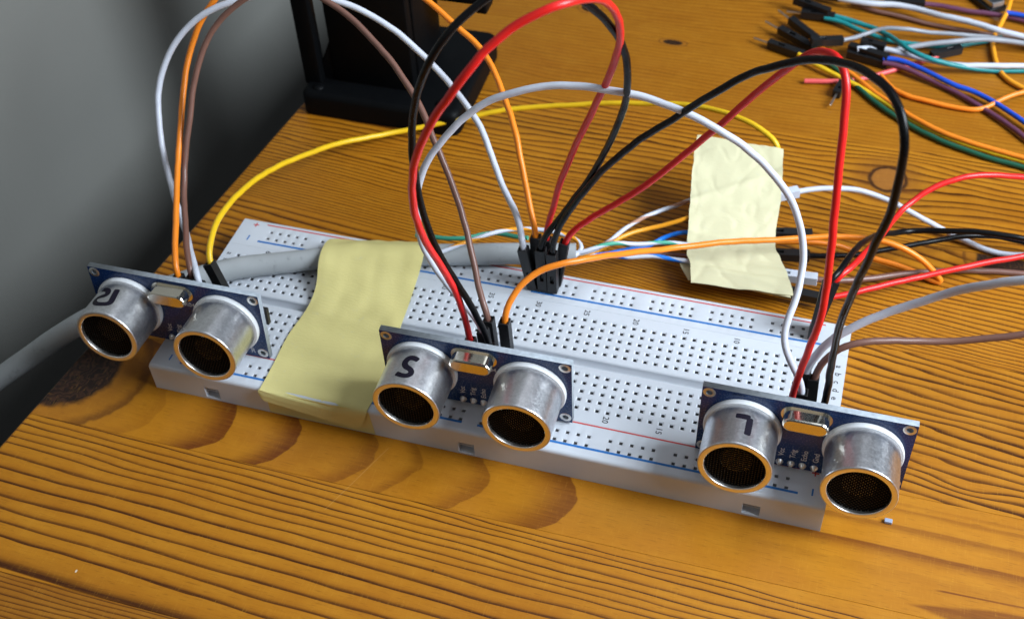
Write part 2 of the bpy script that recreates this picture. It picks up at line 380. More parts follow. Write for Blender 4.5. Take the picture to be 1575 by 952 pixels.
DATA = {
"W":{
"orange_r":[[-80.74,-9.71,20.12],[-81.12,-9.55,23.79],[-87.53,5.31,28.68],[-93.49,20.0,32.89],[-95.38,28.29,39.1],[-96.62,36.01,45.93],[-96.36,42.0,52.14],[-94.16,46.76,58.39],[-87.86,51.74,65.91],[-75.6,58.0,72.33],[-60.24,64.45,72.46],[-47.14,66.0,67.65],[-37.3,64.39,62.33],[-28.83,61.84,57.78],[-19.98,58.0,52.97],[-13.02,49.85,48.12],[-7.53,41.33,44.15],[-4.44,36.0,39.57],[-1.08,30.54,32.0],[2.17,25.27,24.8],[2.27,25.06,21.1]],
"brown_r":[[-77.36,-9.07,20.3],[-77.42,-8.97,24.0],[-85.72,5.33,25.7],[-91.98,18.0,28.17],[-92.52,24.52,36.05],[-92.08,30.73,44.22],[-91.28,36.0,51.93],[-88.84,39.86,58.3],[-84.0,42.99,64.17],[-76.98,46.0,69.53],[-67.56,48.04,72.17],[-57.63,46.85,70.76],[-49.08,44.0,68.01],[-38.7,37.88,63.83],[-29.83,30.8,59.74],[-21.15,22.0,52.33],[-14.92,15.52,43.78],[-10.37,10.13,36.98],[-6.7,4.0,30.64],[-3.41,-2.04,26.36],[-1.07,-4.57,24.0],[-0.86,-4.65,20.3]],
"white_r":[[-74.73,-10.44,19.9],[-74.84,-10.38,23.6],[-84.1,2.55,22.87],[-94.97,16.0,22.44],[-99.53,22.82,31.68],[-102.0,28.77,39.69],[-102.74,34.0,46.32],[-100.44,39.55,53.54],[-94.15,44.71,60.27],[-84.64,50.0,64.15],[-74.07,55.45,64.99],[-64.73,58.54,63.25],[-56.63,60.0,60.39],[-46.54,60.42,55.3],[-36.7,58.78,48.23],[-28.16,56.0,41.63],[-20.64,51.03,35.57],[-14.01,43.14,29.94],[-10.44,38.0,27.14],[-5.29,31.24,26.17],[-1.58,25.06,25.72],[-0.19,21.17,23.78],[0.4,21.25,20.13]],
"yellow_r":[[-74.12,-4.31,20.89],[-75.42,-3.71,24.31],[-75.88,-0.75,25.48],[-77.7,6.0,25.75],[-79.33,18.04,24.0],[-80.05,33.52,19.0],[-77.7,50.0,13.04],[-71.44,66.81,6.89],[-60.26,80.0,3.07],[-45.54,86.54,4.55],[-30.42,92.0,7.39],[-12.89,95.52,10.3],[6.89,96.21,13.95],[26.39,94.64,18.0],[38.12,91.02,20.39],[47.01,86.65,21.13],[52.99,83.6,20.0],[56.24,81.35,17.8],[54.49,82.34,13.0]],
"red_s":[[-3.25,-11.57,19.9],[-3.47,-11.62,23.6],[-4.09,-12.44,32.26],[-5.25,-14.64,43.53],[-7.05,-18.0,54.17],[-8.04,-21.37,64.45],[-7.45,-24.24,74.95],[-6.05,-26.0,83.32],[-3.03,-27.77,92.37],[2.1,-30.02,102.36],[7.97,-30.0,111.59],[12.58,-27.09,116.89],[18.11,-24.17,120.9],[23.12,-22.0,122.61],[26.04,-13.75,119.11],[27.41,-4.73,112.09],[27.7,2.0,103.77],[26.18,7.22,93.51],[22.88,11.69,82.84],[18.53,16.0,70.54],[13.2,20.43,56.17],[9.5,23.27,44.37],[7.12,24.84,34.29],[4.98,25.27,24.6],[5.03,25.06,20.9]],
"black_s":[[1.66,-11.89,19.3],[1.57,-12.05,23.0],[-0.56,-12.49,31.08],[-3.4,-12.95,39.28],[-6.05,-13.42,46.2],[-8.83,-14.0,54.88],[-10.38,-14.15,63.97],[-10.95,-13.98,74.29],[-10.28,-14.0,84.41],[-8.04,-15.28,93.58],[-3.73,-17.22,103.74],[0.15,-16.0,109.82],[4.08,-12.21,113.14],[10.25,-7.95,116.32],[16.94,-6.0,116.06],[22.62,-2.39,110.24],[26.21,3.76,100.99],[27.76,8.0,91.7],[27.42,11.84,81.04],[24.58,16.2,68.84],[19.73,20.0,54.92],[14.43,21.47,43.24],[9.06,21.92,33.42],[4.46,21.71,24.0],[4.59,21.68,20.3]],
"white_l":[[73.36,-8.33,20.1],[73.27,-8.14,23.8],[71.31,-7.6,27.28],[68.1,-6.23,32.39],[66.72,-4.0,35.54],[67.39,-1.04,38.25],[68.54,2.88,41.74],[68.36,8.0,46.73],[66.58,11.02,53.2],[63.79,11.67,59.47],[59.18,12.0,65.81],[53.17,12.31,71.03],[46.78,11.98,75.19],[39.1,12.0,78.49],[30.78,12.24,80.5],[21.27,11.56,81.68],[11.91,10.0,81.87],[3.86,8.3,80.06],[-3.75,6.6,76.11],[-9.97,4.0,69.99],[-14.24,1.72,63.78],[-16.5,-0.14,57.4],[-17.1,-2.0,51.16],[-16.44,-3.86,45.01],[-13.94,-4.9,39.38],[-9.67,-6.0,33.03],[-5.06,-7.54,28.14],[-1.29,-8.41,24.0],[-1.02,-8.38,20.31]],
"orange_s":[[3.07,-4.56,20.7],[2.97,-4.62,24.4],[3.48,-1.83,26.8],[5.31,1.55,29.4],[9.12,5.22,31.76],[14.41,8.0,32.97],[21.02,14.48,30.41],[28.12,26.39,22.81],[36.23,36.5,17.0],[45.34,42.51,15.22],[54.79,47.24,14.0],[67.61,52.98,12.66],[78.99,56.82,12.0],[86.42,58.0,11.68],[92.84,57.89,10.0],[98.08,58.0,6.65],[102.12,57.84,3.0],[104.36,57.48,1.0],[102.91,57.21,0.9],[99.11,58.46,1.2],[93.0,59.58,2.06],[86.02,60.16,3.0],[79.79,60.27,4.57],[72.84,59.09,6.21],[66.91,57.51,7.0],[57.75,54.77,7.4]],
"black_l":[[78.3,-11.72,19.3],[78.15,-11.84,23.0],[78.27,-12.89,32.07],[77.71,-15.85,47.45],[77.86,-18.0,58.27],[78.98,-20.57,70.82],[80.34,-22.92,81.56],[81.45,-24.0,90.47],[81.62,-24.17,98.64],[81.02,-23.51,106.24],[79.99,-22.0,109.55],[77.8,-17.91,110.77],[74.65,-11.89,109.56],[70.41,-6.0,107.38],[64.93,-1.47,104.4],[59.16,2.15,100.2],[51.99,6.0,93.62],[43.78,9.96,84.36],[36.37,13.03,74.72],[28.35,16.0,64.89],[20.56,18.54,53.4],[14.44,20.2,42.48],[9.95,21.0,32.93],[7.6,21.27,23.8],[7.6,21.36,20.1]],
"red_l":[[71.26,-11.41,20.0],[71.32,-11.4,23.7],[71.68,-11.51,29.62],[72.88,-12.15,41.15],[73.9,-12.0,50.15],[73.9,-10.85,58.41],[73.3,-9.2,67.43],[72.29,-6.0,77.89],[71.43,-2.6,86.11],[70.82,0.72,93.37],[69.98,4.0,98.95],[68.46,6.87,99.93],[65.74,10.64,98.43],[62.53,14.0,94.81],[57.92,17.35,87.53],[51.17,21.43,76.57],[44.69,24.0,65.74],[37.79,25.4,56.03],[29.07,25.91,44.77],[21.34,26.0,36.74],[14.97,25.62,31.05],[11.77,25.15,27.5],[10.07,24.83,24.79],[9.54,24.73,21.13]],
"white_off":[[73.28,-3.37,21.13],[73.16,-2.82,24.79],[74.43,-3.46,28.6],[75.96,-4.0,34.3],[79.06,-2.93,37.75],[84.37,-1.19,41.83],[91.45,0.0,46.44],[98.07,-0.55,52.5],[104.42,-2.55,58.26],[110.12,-4.0,62.49],[116.95,-5.0,65.82],[150.0,2.0,60.0],[180.0,14.0,22.0],[205.0,26.0,3.0],[225.0,34.0,1.0]],
"brown_off":[[75.34,-3.96,20.33],[75.13,-3.43,23.99],[76.04,-3.05,26.86],[77.38,-2.71,30.12],[80.38,-2.0,32.96],[85.61,0.09,33.64],[93.83,3.68,32.3],[102.03,6.0,31.87],[109.75,6.89,33.67],[116.57,8.0,35.81],[124.64,10.0,37.74],[165.0,22.0,18.0],[190.0,34.0,2.0],[215.0,44.0,1.0]],
"black_rail":[[74.46,24.19,22.74],[74.67,24.8,26.38],[76.42,26.04,26.47],[77.81,32.0,26.15],[81.2,44.67,21.21],[86.12,58.17,13.31],[93.92,68.0,7.45],[101.93,68.27,9.24],[111.47,67.89,11.0],[122.08,68.6,10.67],[133.13,70.61,8.34],[143.4,71.92,6.0]],
"red_rail":[[75.8,26.26,22.16],[76.39,26.77,25.77],[78.24,28.18,25.95],[81.46,36.0,24.81],[84.91,47.19,21.32],[88.11,59.57,17.31],[90.66,66.0,16.81],[94.16,70.03,18.64],[99.28,73.42,20.89],[105.46,76.29,22.0],[112.11,79.81,20.91],[120.07,84.44,18.06],[131.8,89.24,14.0],[165.0,88.0,5.0],[190.0,80.0,1.0]],
"red_tape":[[73.99,40.91,3.6],[77.65,42.33,3.6],[83.08,45.44,3.82],[90.87,50.47,3.98],[98.78,55.2,4.0],[108.26,60.57,4.52],[116.23,64.75,4.87],[123.48,68.49,5.0],[134.07,74.5,5.0],[143.93,80.11,5.0]],
"brown_tape":[[71.16,46.77,4.4],[75.34,47.5,4.0],[81.09,50.03,2.97],[87.59,53.94,2.0],[95.69,58.04,1.75],[103.92,61.27,1.38],[113.84,64.19,1.0],[124.56,66.18,0.72],[135.14,67.57,0.75],[144.74,68.74,1.0]],
"black_tape":[[68.07,54.51,5.0],[72.58,55.39,5.0],[80.02,57.81,4.74],[86.46,60.96,5.0],[94.52,64.88,5.42],[102.6,68.82,5.83],[110.78,72.26,6.0],[117.58,74.14,5.13],[123.65,74.81,4.0],[134.56,74.58,3.15],[144.33,74.11,3.0]],
"white_tape":[[60.54,71.85,10.6],[64.3,74.19,10.6],[71.9,77.03,10.5],[78.81,78.77,10.0],[86.07,79.13,8.14],[95.47,78.21,4.52],[104.7,76.29,2.0],[111.82,73.75,1.07],[117.77,72.15,1.0],[124.32,72.6,1.39],[135.12,75.85,1.14],[145.05,79.03,1.0]],
"tp_brownwhite":[[9.46,33.5,11.0],[13.36,35.51,11.0],[17.19,41.5,10.19],[20.57,50.05,9.0],[25.3,57.41,7.88],[30.65,62.21,8.0],[36.11,60.45,13.0],[39.92,63.89,13.0]],
"tp_orange":[[9.39,33.77,10.5],[13.29,35.81,10.0],[15.99,39.21,8.92],[18.92,45.68,8.0],[22.51,49.58,7.94],[28.09,52.79,8.0],[33.07,54.33,9.41],[36.93,55.89,11.0],[41.79,59.28,11.0]],
"tp_greenwhite":[[9.5,33.37,11.6],[13.12,34.36,12.0],[16.39,37.42,12.76],[20.17,39.99,12.0],[25.84,42.33,10.23],[30.47,45.31,10.0],[35.48,46.89,8.76],[39.31,48.17,8.0],[43.84,49.62,7.0]],
"tp_blue":[[9.02,35.16,9.6],[13.99,36.55,9.0],[19.34,40.08,8.18],[23.84,43.8,7.0],[27.51,47.64,5.54],[30.99,52.27,6.0],[34.48,52.16,7.84],[37.48,51.87,9.0],[42.89,54.21,8.6]],
"tp_bluewhite":[[9.26,34.24,9.8],[13.22,36.1,9.0],[17.23,37.76,9.11],[23.21,38.67,8.0],[29.49,42.18,7.41],[34.62,43.19,6.0],[39.36,42.8,7.0],[44.89,44.07,6.4]],
"tp_brown":[[9.22,34.4,9.4],[13.08,36.63,8.0],[19.82,42.09,5.0],[27.83,46.5,3.75],[34.65,48.25,3.0],[38.97,44.93,6.6],[44.56,46.0,6.2]],
"tp_orangewhite":[[10.36,32.79,11.4],[12.34,34.68,12.0],[11.56,37.0,12.28],[8.92,38.99,12.0],[4.48,38.93,12.93],[-0.71,38.32,13.73],[-5.73,37.02,14.0],[-10.34,34.41,14.35],[-14.46,30.37,14.94],[-18.41,26.0,15.2],[-21.83,22.82,15.22],[-24.66,20.1,15.2]],
"tp_green":[[-3.65,36.95,11.0],[-7.79,37.29,10.0],[-11.68,38.06,10.1],[-14.87,37.64,10.0],[-18.03,34.82,9.91],[-21.73,32.17,10.5],[-26.25,31.8,10.29],[-30.2,32.3,9.67],[-34.12,32.6,9.0]],
"cable":[[10.45,33.79,11.2],[4.48,32.29,11.2],[-3.84,30.27,11.36],[-13.78,27.53,11.34],[-22.04,25.13,11.4],[-33.67,21.94,11.64],[-43.66,19.19,11.85],[-55.03,15.05,11.6],[-64.62,11.12,11.33],[-73.96,6.95,11.6],[-82.56,1.26,11.58],[-90.77,-5.2,11.0],[-97.93,-10.21,9.79],[-107.11,-15.86,7.0],[-116.14,-20.16,1.57],[-126.36,-24.15,-6.0],[-136.59,-28.53,-13.44],[-147.22,-33.48,-22.0],[-158.2,-39.33,-32.0]],
"f_orange_ribbon":[[56.68,158.52,3.0],[59.95,156.1,2.6],[67.04,148.98,2.0],[76.06,140.19,1.6],[83.63,132.64,1.6],[92.78,125.25,2.0],[100.6,120.64,2.0],[111.86,116.72,2.0],[123.7,114.04,2.0],[135.23,111.12,2.0]],
"f_yellow_ribbon":[[54.04,150.51,2.4],[59.02,147.46,2.0],[67.8,142.65,1.5],[76.37,137.82,1.1],[83.81,131.81,1.0],[92.99,125.0,1.0],[100.81,120.56,1.0],[112.1,116.5,1.0],[123.94,113.83,1.0],[135.5,110.94,1.0]],
"f_green_ribbon":[[57.53,155.53,2.6],[60.86,152.41,2.2],[66.34,147.07,1.2],[75.4,137.59,1.1],[83.02,129.45,1.1],[92.2,122.39,1.1],[100.57,117.66,1.1],[111.81,113.51,1.1],[123.95,110.98,1.1],[135.19,106.97,2.0]],
"f_blue":[[80.22,152.93,3.4],[84.63,153.23,3.4],[94.96,148.67,3.0],[102.12,144.74,2.5],[109.06,143.28,2.0],[116.85,137.33,2.0],[123.5,131.33,2.0],[133.55,122.93,2.0]],
"f_purple":[[80.48,151.91,2.4],[84.94,151.5,2.4],[95.32,147.23,1.6],[102.45,143.53,1.2],[111.36,137.11,1.2],[119.07,130.04,1.2],[126.53,122.25,1.2],[135.48,114.28,1.2]],
"f_silver":[[61.33,158.08,3.0],[65.7,159.25,3.4],[71.1,163.79,3.0],[75.29,168.46,2.6],[78.7,169.08,4.2],[84.21,168.95,4.6],[93.55,171.37,3.2],[103.78,173.13,2.6],[113.89,174.26,2.4],[122.9,174.08,2.4],[135.75,174.07,2.4]],
"f_white_top":[[62.9,185.1,3.2],[68.38,184.28,3.2],[74.82,183.79,3.4],[81.11,184.81,3.4],[88.55,184.08,3.4],[96.92,180.01,4.4],[105.11,177.41,5.0],[114.28,174.51,5.0],[122.42,173.53,4.4],[135.29,170.79,4.0]],
"f_brown_top":[[67.39,186.5,1.2],[75.22,183.37,1.2],[83.86,181.72,1.2],[93.45,179.54,1.2],[102.83,178.18,1.2],[110.02,177.52,1.2],[123.16,177.49,1.2],[136.1,176.72,1.2]],
"f_teal_cross":[[60.85,175.4,2.6],[64.56,174.65,2.6],[73.95,171.98,2.4],[79.85,167.74,3.0],[86.27,157.07,6.0],[92.13,152.94,6.0],[98.32,153.21,4.6],[106.57,155.14,2.4],[114.62,157.36,1.2],[123.37,159.42,1.2],[135.97,163.46,1.2]],
"f_teal_straight":[[59.59,174.06,2.0],[64.8,173.27,2.0],[73.3,169.17,1.6],[80.85,166.6,1.4],[88.1,165.99,1.4],[96.24,166.38,1.4],[104.21,168.99,1.4],[110.15,172.26,1.4],[116.09,176.31,1.4]],
"f_gray_arch":[[78.29,158.12,2.6],[82.64,159.21,2.8],[86.17,160.47,3.0],[93.87,163.37,4.0],[103.63,166.6,4.6],[111.53,169.19,4.6],[122.64,171.05,3.6],[135.56,170.89,3.0]],
"f_white_lower":[[71.8,155.84,3.6],[78.11,157.76,3.8],[85.31,156.47,3.8],[92.5,155.74,3.2],[100.53,155.01,3.0],[110.32,156.23,3.0],[122.92,159.55,3.0],[135.48,163.22,3.0]],
"f_purple_top":[[88.84,189.35,2.2],[93.69,190.37,2.0],[101.14,189.55,1.8],[107.46,189.3,1.6],[114.71,189.36,1.6],[122.94,187.68,1.6],[136.07,184.47,1.6]],
"f_orange_back":[[119.0,206.07,4.0],[118.31,197.61,4.0],[117.35,190.27,3.4],[115.77,183.82,2.0],[113.74,175.31,1.2],[113.74,167.76,1.2],[115.35,160.2,1.1],[118.62,153.81,1.1],[123.51,149.71,1.1],[135.79,143.1,1.1]],
"f_orange_curl":[[80.53,147.09,1.0],[84.44,140.93,1.0],[89.19,137.89,1.0],[96.1,136.45,1.0],[103.86,135.26,1.0],[110.49,135.7,1.1],[114.92,139.22,2.0],[118.41,141.71,3.0],[123.09,145.21,3.0],[135.66,153.75,2.0]],
"f_pink":[[57.64,138.32,1.1],[62.56,139.48,1.1],[68.1,140.58,1.0],[74.83,143.6,1.0],[81.4,148.74,1.0],[87.06,153.33,1.0],[91.27,156.51,1.0],[94.72,159.16,1.0],[99.37,163.8,1.6]],
"f_blue_edge":[[117.02,188.52,3.2],[119.93,188.71,3.0],[122.59,188.14,3.0],[135.7,185.28,3.0]]},
"H":{
"c_white":[[2.2,21.5,9.0],[0.0,21.2,22.6]],
"c_orange":[[2.6,24.4,9.0],[2.2,25.2,23.6]],
"c_black":[[5.0,21.6,9.0],[4.5,21.7,22.8]],
"c_redS":[[5.2,24.4,9.0],[5.0,25.2,23.4]],
"c_black2":[[7.6,21.6,9.0],[7.6,21.3,22.6]],
"c_red2":[[7.8,24.4,9.0],[9.9,24.8,23.6]],
"s_red":[[-2.6,-11.43,9.0],[-3.4,-11.6,22.4]],
"s_white":[[-0.2,-8.3,9.0],[-1.2,-8.4,22.8]],
"s_brown":[[-0.2,-4.9,9.0],[-1.0,-4.6,22.8]],
"s_black":[[1.9,-11.43,9.0],[1.6,-12.0,21.8]],
"s_orange":[[3.4,-4.4,9.0],[3.0,-4.6,23.2]],
"l_red":[[71.1,-11.43,9.0],[71.3,-11.4,22.5]],
"l_white":[[73.6,-8.9,9.0],[73.3,-8.2,22.6]],
"l_white3":[[73.7,-5.2,9.0],[73.2,-3.0,23.6]],
"l_brown":[[76.0,-5.6,9.0],[75.2,-3.6,22.8]],
"l_black":[[78.7,-11.4,9.0],[78.2,-11.8,21.8]],
"r_orange":[[-79.6,-10.2,9.0],[-81.0,-9.6,22.6]],
"r_brown":[[-77.2,-9.4,9.0],[-77.4,-9.0,22.8]],
"r_white":[[-74.4,-10.6,9.0],[-74.8,-10.4,22.4]],
"r_yellow":[[-69.6,-6.4,9.0],[-75.0,-3.9,23.2]],
"rail_a":[[73.66,21.9,9.0],[74.6,24.6,25.2]],
"rail_b":[[73.66,24.4,9.0],[76.2,26.6,24.6]],
"t_white":[[53.35,68.04,10.2],[63.17,73.35,10.6]],
"t_blackA":[[55.15,59.12,6.0],[66.37,61.18,6.2]],
"t_blackB":[[56.99,52.46,4.8],[69.26,54.56,5.0]],
"t_brown":[[59.37,46.25,4.2],[72.34,46.82,4.4]],
"t_red":[[61.87,41.46,3.4],[75.34,40.77,3.6]],
"f_tealA":[[51.7,175.39,1.8],[62.89,174.9,2.2]],
"f_tealB":[[48.7,179.39,4.2],[60.96,175.03,3.6]],
"f_orange":[[48.94,169.46,2.6],[60.09,158.4,2.6]],
"f_green":[[46.21,162.91,2.6],[58.52,154.25,2.6]],
"f_yellow":[[43.77,155.45,1.8],[55.7,151.05,1.8]],
"f_blueA":[[69.24,157.65,3.0],[81.84,153.24,3.2]],
"f_purpleA":[[69.21,156.01,1.6],[81.76,152.52,1.7]],
"f_silver":[[57.11,154.19,5.4],[66.89,158.37,4.4]],
"f_white":[[51.68,187.9,3.0],[63.7,185.69,3.2]],
"f_purpletop":[[77.86,188.57,1.9],[90.98,189.75,2.0]],
"f_loose":[[68.08,132.85,1.5],[69.36,139.45,1.5]],
"f_pink":[[103.9,166.51,1.5],[94.93,160.68,1.5]],
"f_gray":[[72.55,159.0,4.6],[80.48,157.4,4.4]]},
"T1":[[[-54.47,20.22,13.4],[-30.54,25.45,13.4]],[[-53.62,16.27,15.3],[-27.67,22.54,15.3]],[[-52.73,10.97,15.0],[-26.65,18.52,14.8]],[[-51.77,5.55,11.4],[-26.94,13.83,11.4]],[[-52.0,-1.59,9.3],[-26.83,7.49,9.3]],[[-53.17,-11.38,8.95],[-26.16,-1.65,8.95]],[[-52.76,-20.22,8.9],[-25.19,-13.06,8.9]],[[-52.61,-26.66,8.85],[-24.55,-22.72,8.85]],[[-52.69,-28.77,8.8],[-24.65,-25.13,8.7]]],
"T2":[[[33.41,79.76,20.0],[57.13,80.32,19.0]],[[34.15,69.91,18.0],[58.13,73.61,17.0]],[[35.65,59.71,14.0],[59.23,65.36,13.0]],[[36.86,51.12,10.0],[59.48,57.11,9.0]],[[38.0,44.98,8.0],[60.56,52.09,7.4]],[[39.53,40.89,7.4],[63.85,46.37,6.6]],[[41.0,35.16,7.0],[67.28,37.74,6.0]]],
"FLAP":[[36.44,43.62,6.5],[37.96,41.49,5.5],[40.35,37.59,4.5]],
"POSE":{
"S":{
"t":[0.66,-19.79,9.2],
"m":[[0.99989,-0.01484,-0.00015],[0.01483,0.99988,-0.00367],[0.0002,0.00366,0.99999]]},
"L":{
"t":[74.97,-18.88,8.79],
"m":[[0.99991,-0.01288,0.00431],[0.01258,0.99795,0.06282],[-0.00511,-0.06276,0.99802]]},
"R":{
"t":[-77.11,-19.05,8.79],
"m":[[0.9998,-0.01954,0.00412],[0.01916,0.99674,0.07833],[-0.00564,-0.07823,0.99692]]}},
"MARK":{
"S":[[[80.7,-4.91],[87.9,-4.51],[96.2,-4.66],[100.2,-5.45],[100.3,-6.52],[95.2,-7.4],[88.4,-7.77],[83.8,-8.34],[83.6,-9.19],[88.5,-9.87],[97.8,-9.93],[108.2,-9.42]]],
"L":[[[101.9,-4.47],[90.6,-4.5],[79.2,-4.53]],[[79.5,-4.54],[79.5,-6.49],[79.6,-8.41],[80.0,-9.48]]],
"R":[[[88.2,-3.81],[86.1,-5.88],[83.7,-7.91],[83.4,-8.56],[87.3,-9.15],[92.4,-9.45],[104.8,-9.54],[114.6,-8.78],[118.4,-7.5],[112.0,-6.83],[102.4,-6.39],[100.3,-5.59],[104.2,-4.56],[111.3,-4.1],[119.9,-3.88]]]}}

# ------------------------------------------------------------------ setting: wall, floor
def plain_wall():
    m, b = newmat('wall_paint'); v, x, y, z = objco()
    n = noise(v, .02, 3)
    lk(mixc(n, (.142, .142, .128), (.160, .160, .146)), b.inputs['Base Color']); b.inputs['Roughness'].default_value = .75
    bump(noise(v, .6, 4), b, .2, .0004); return m
edge = lambda y: -105.9 + .117 * y
g = G(); off = 62
g.add([(edge(-600) - off, -600, -720), (edge(700) - off, 700, -720), (edge(700) - off, 700, 900), (edge(-600) - off, -600, 900)], [(0, 1, 2, 3)])
tag(g.obj('wall', plain_wall()), kind='structure')
g = G(); g.add([(-1200, -1200, -722), (1200, -1200, -722), (1200, 1200, -722), (-1200, 1200, -722)], [(0, 1, 2, 3)])
tag(g.obj('floor', plastic('floor_dark', (.06, .055, .05), .6, .3, .2, scale=.01)), kind='structure')  # unseen floor, added dark to block light leaking from below

# ------------------------------------------------------------------ table of glued pine staves
table = thing('wooden_table', 'varnished honey coloured pine table made of glued staves with dark grain', 'table')
def lin(slope, period, w1, w2, flip=1, y0=0):
    return lambda x, y, n1, n2: ((y - y0) * flip + x * slope + n1 * w1 + n2 * w2) * (1 / period)
def ring_p1(x, y, n1, n2):
    u = y * -1 - 44 - (x + 112) * .030 + n1 * 5 + n2 * 1.6 + 4
    return seg(u, [(4, 3), (10, 5), (4.3, 1.4), (22, 6.1), (9, 1.0), (10, 4)])
def ring_p3(x, y, n1, n2):
    s = ((x - 113) / 8).sq() * -1 + ((y + 8) / 3).sq() * -1
    return ((y + x * .13 + n1 * 9 + n2 * 3.5 + s.exp() * 3) * -1 + 80) * (1 / 2.6)
def ring_p4(x, y, n1, n2):
    u = y - 31 + (x + 90) * .10 + n1 * 6 + n2 * 2 + 1
    return seg(u * -1 + 62, [(20, 8), (10, 6), (17, 15), (20, 8)])
def ring_p5(x, y, n1, n2):
    u = y - 72 + x * .03 + n1 * 7 + n2 * 3 + 6
    return seg(u, [(11, 8), (40, 17)])
def ring_p0(x, y, n1, n2): return (y * -1 - x * .03 + n1 * 5 + n2 * 1.5) * (1 / 1.25)
def ring_p2(x, y, n1, n2): return (y * .03 + n1 * .1) * .02 + .1
def bands_p2(x, y, n1, n2, fib):
    u = x + (y + 34.5).sq() * .075 + n2 * 4 + n1 * 4
    tot = None
    for e, w, s in ((-78, 9, .25), (-58.6, 14, 1.0), (-41, 11, 1.0), (-21, 9, .6), (-10, 5, .45), (7, 9, .6), (28, 17, .85)):
        q = u.step(e - w, e - .5).pow(1.5) * (1 - u.step(e - .25, e + .25)) * s
        tot = q if tot is None else tot.max(q)
    w2 = y + n1 * 2.4 + n2 * .8 + x * .004
    right = x.step(48, 84)
    for e, w, s in ((-28.4, 3.4, .8), (-21.7, 3.0, .6), (-17.0, 1.6, .45), (-15.2, 1.0, .3), (-33.6, 4, .16)):
        q = (w2 * -1).step(-e - .5, -e) * (1 - (w2 * -1).step(-e, -e + w)) * s * right
        tot = tot.max(q)
    p = (x - 100) * .15 - (y + 41.4 + n2 * 2).abs() + (x - 118).abs() * -.03
    patch = p.step(-.5, .5) * .8
    crack = (1 - ((y + 36.6) - (x - 108) * .03 + n2 * 1.2).abs().step(.1, .35)) * x.step(107, 110) * .9
    tot = tot.max(patch).max(crack)
    return (tot * ((fib - .5) * .9 + .95)).min(1), (.150, .037, .003)
SMOOTH = (.38, .146, .0075)
STAVES = [
    (-260, -215, wood('pine_a', lin(.03, 2.6, 6, 2), seed=1)), (-215, -172, wood('pine_b', lin(-.02, 3.2, 6, 2), seed=2)), (-172, -129, wood('pine_c', lin(.03, 2.2, 6, 2), seed=3)),
    (-129, -86, wood('pine_d', ring_p0, light=(.33, .125, .009), strength=.75, seed=4)),
    (-86, -44, wood('pine_e', ring_p1, y_range=(-86, -44), strength=1.0, a=.58, seed=5)),
    (-44, -13.4, wood('pine_f', ring_p2, y_range=(-44, -13.4), strength=0, bands=bands_p2, knots=[(-112, -27.5, 17.5, 14.5, 'big')], seed=6)),
    (-13.4, 31, wood('pine_g', ring_p3, strength=1.0, a=.32, seed=7)),
    (31, 72, wood('pine_h', ring_p4, strength=.95, a=.42, knots=[(119, 70.5, 7, 5.5, 'big')], seed=8)),
    (72, 112.5, wood('pine_i', ring_p5, strength=.95, a=.40, knots=[(87, 97.6, 5.2, 5.4, 'eye')], seed=9)),
    (112.5, 154, wood('pine_j', lin(.02, 1.7, 7, 2), light=SMOOTH, strength=.30, a=.2, knots=[(13, 151.5, 3.4, 1.5, 'pin')], seed=10)),
    (154, 196, wood('pine_k', lin(-.03, 1.9, 8, 2), light=SMOOTH, strength=.32, a=.2, knots=[(-19, 165.5, 3, 2.4, 'pin')], seed=11)),
    (196, 240, wood('pine_l', lin(.03, 2.8, 8, 2), light=SMOOTH, strength=.4, seed=12)), (240, 290, wood('pine_m', lin(.02, 3.1, 8, 2), strength=.6, seed=13)), (290, 340, wood('pine_n', lin(-.02, 2.5, 8, 2), strength=.6, seed=14))]
for (y0, y1, m) in STAVES:
    e = .025; r = 1.2; g = G()
    prof = [(0, -20), (0, -r)] + [(r - r * math.cos(t), -r + r * math.sin(t)) for t in (.4, .8, 1.2)] + [(r, 0)]
    vs = []
    for (yy, dz) in ((y0 + e, -.06), (y0 + e + .06, 0), (y1 - e - .06, 0), (y1 - e, -.06)):
        for dx, z in prof: vs.append((edge(yy) + dx, yy, z + (dz if z > -.5 else 0)))
        vs.append((330, yy, dz)); vs.append((330, yy, -20))
    k = len(prof) + 2; fs = []
    for q in range(3):
        for i in range(k - 1): fs.append((q * k + i, q * k + i + 1, (q + 1) * k + i + 1, (q + 1) * k + i))
    fs.append(tuple(range(k))); fs.append(tuple(reversed(range(3 * k, 4 * k))))
    g.add(vs, [tuple(reversed(f)) for f in fs]); g.obj('plank', m, table)

# ------------------------------------------------------------------ black plastic stand
stand = thing('plastic_stand', 'black glossy plastic stand with thick base plate at the table corner', 'stand', (-66, 108, 0))
so = (-66, 108, 0)
def rpoly(pts, r, n=4):
    out = []
    for i, p in enumerate(pts):
        p = Vector(p); a = (Vector(pts[i - 1]) - p).normalized() * r; b = (Vector(pts[(i + 1) % len(pts)]) - p).normalized() * r
        for k in range(n + 1):
            t = k / n; out.append(tuple((p + a) * (1 - t) ** 2 + p * 2 * t * (1 - t) + (p + b) * t * t))
    return out
g = G(); g.prism(rpoly([(-93, 86.6), (-40.5, 86.2), (-41.5, 133), (-92, 133)], 4), .2, 8.2, r=2.2); g.obj('base', M_stand, stand, smooth=True, sharp=40, off=so)
g = G(); g.rbox((-84, 95, 8), (-57, 99, 120), .8); g.obj('back_panel', M_stand, stand, smooth=True, sharp=40, off=so)
g = G(); g.rbox((-60, 99, 8), (-56.5, 120, 120), .8); g.obj('side_rib', M_stand, stand, smooth=True, sharp=40, off=so)
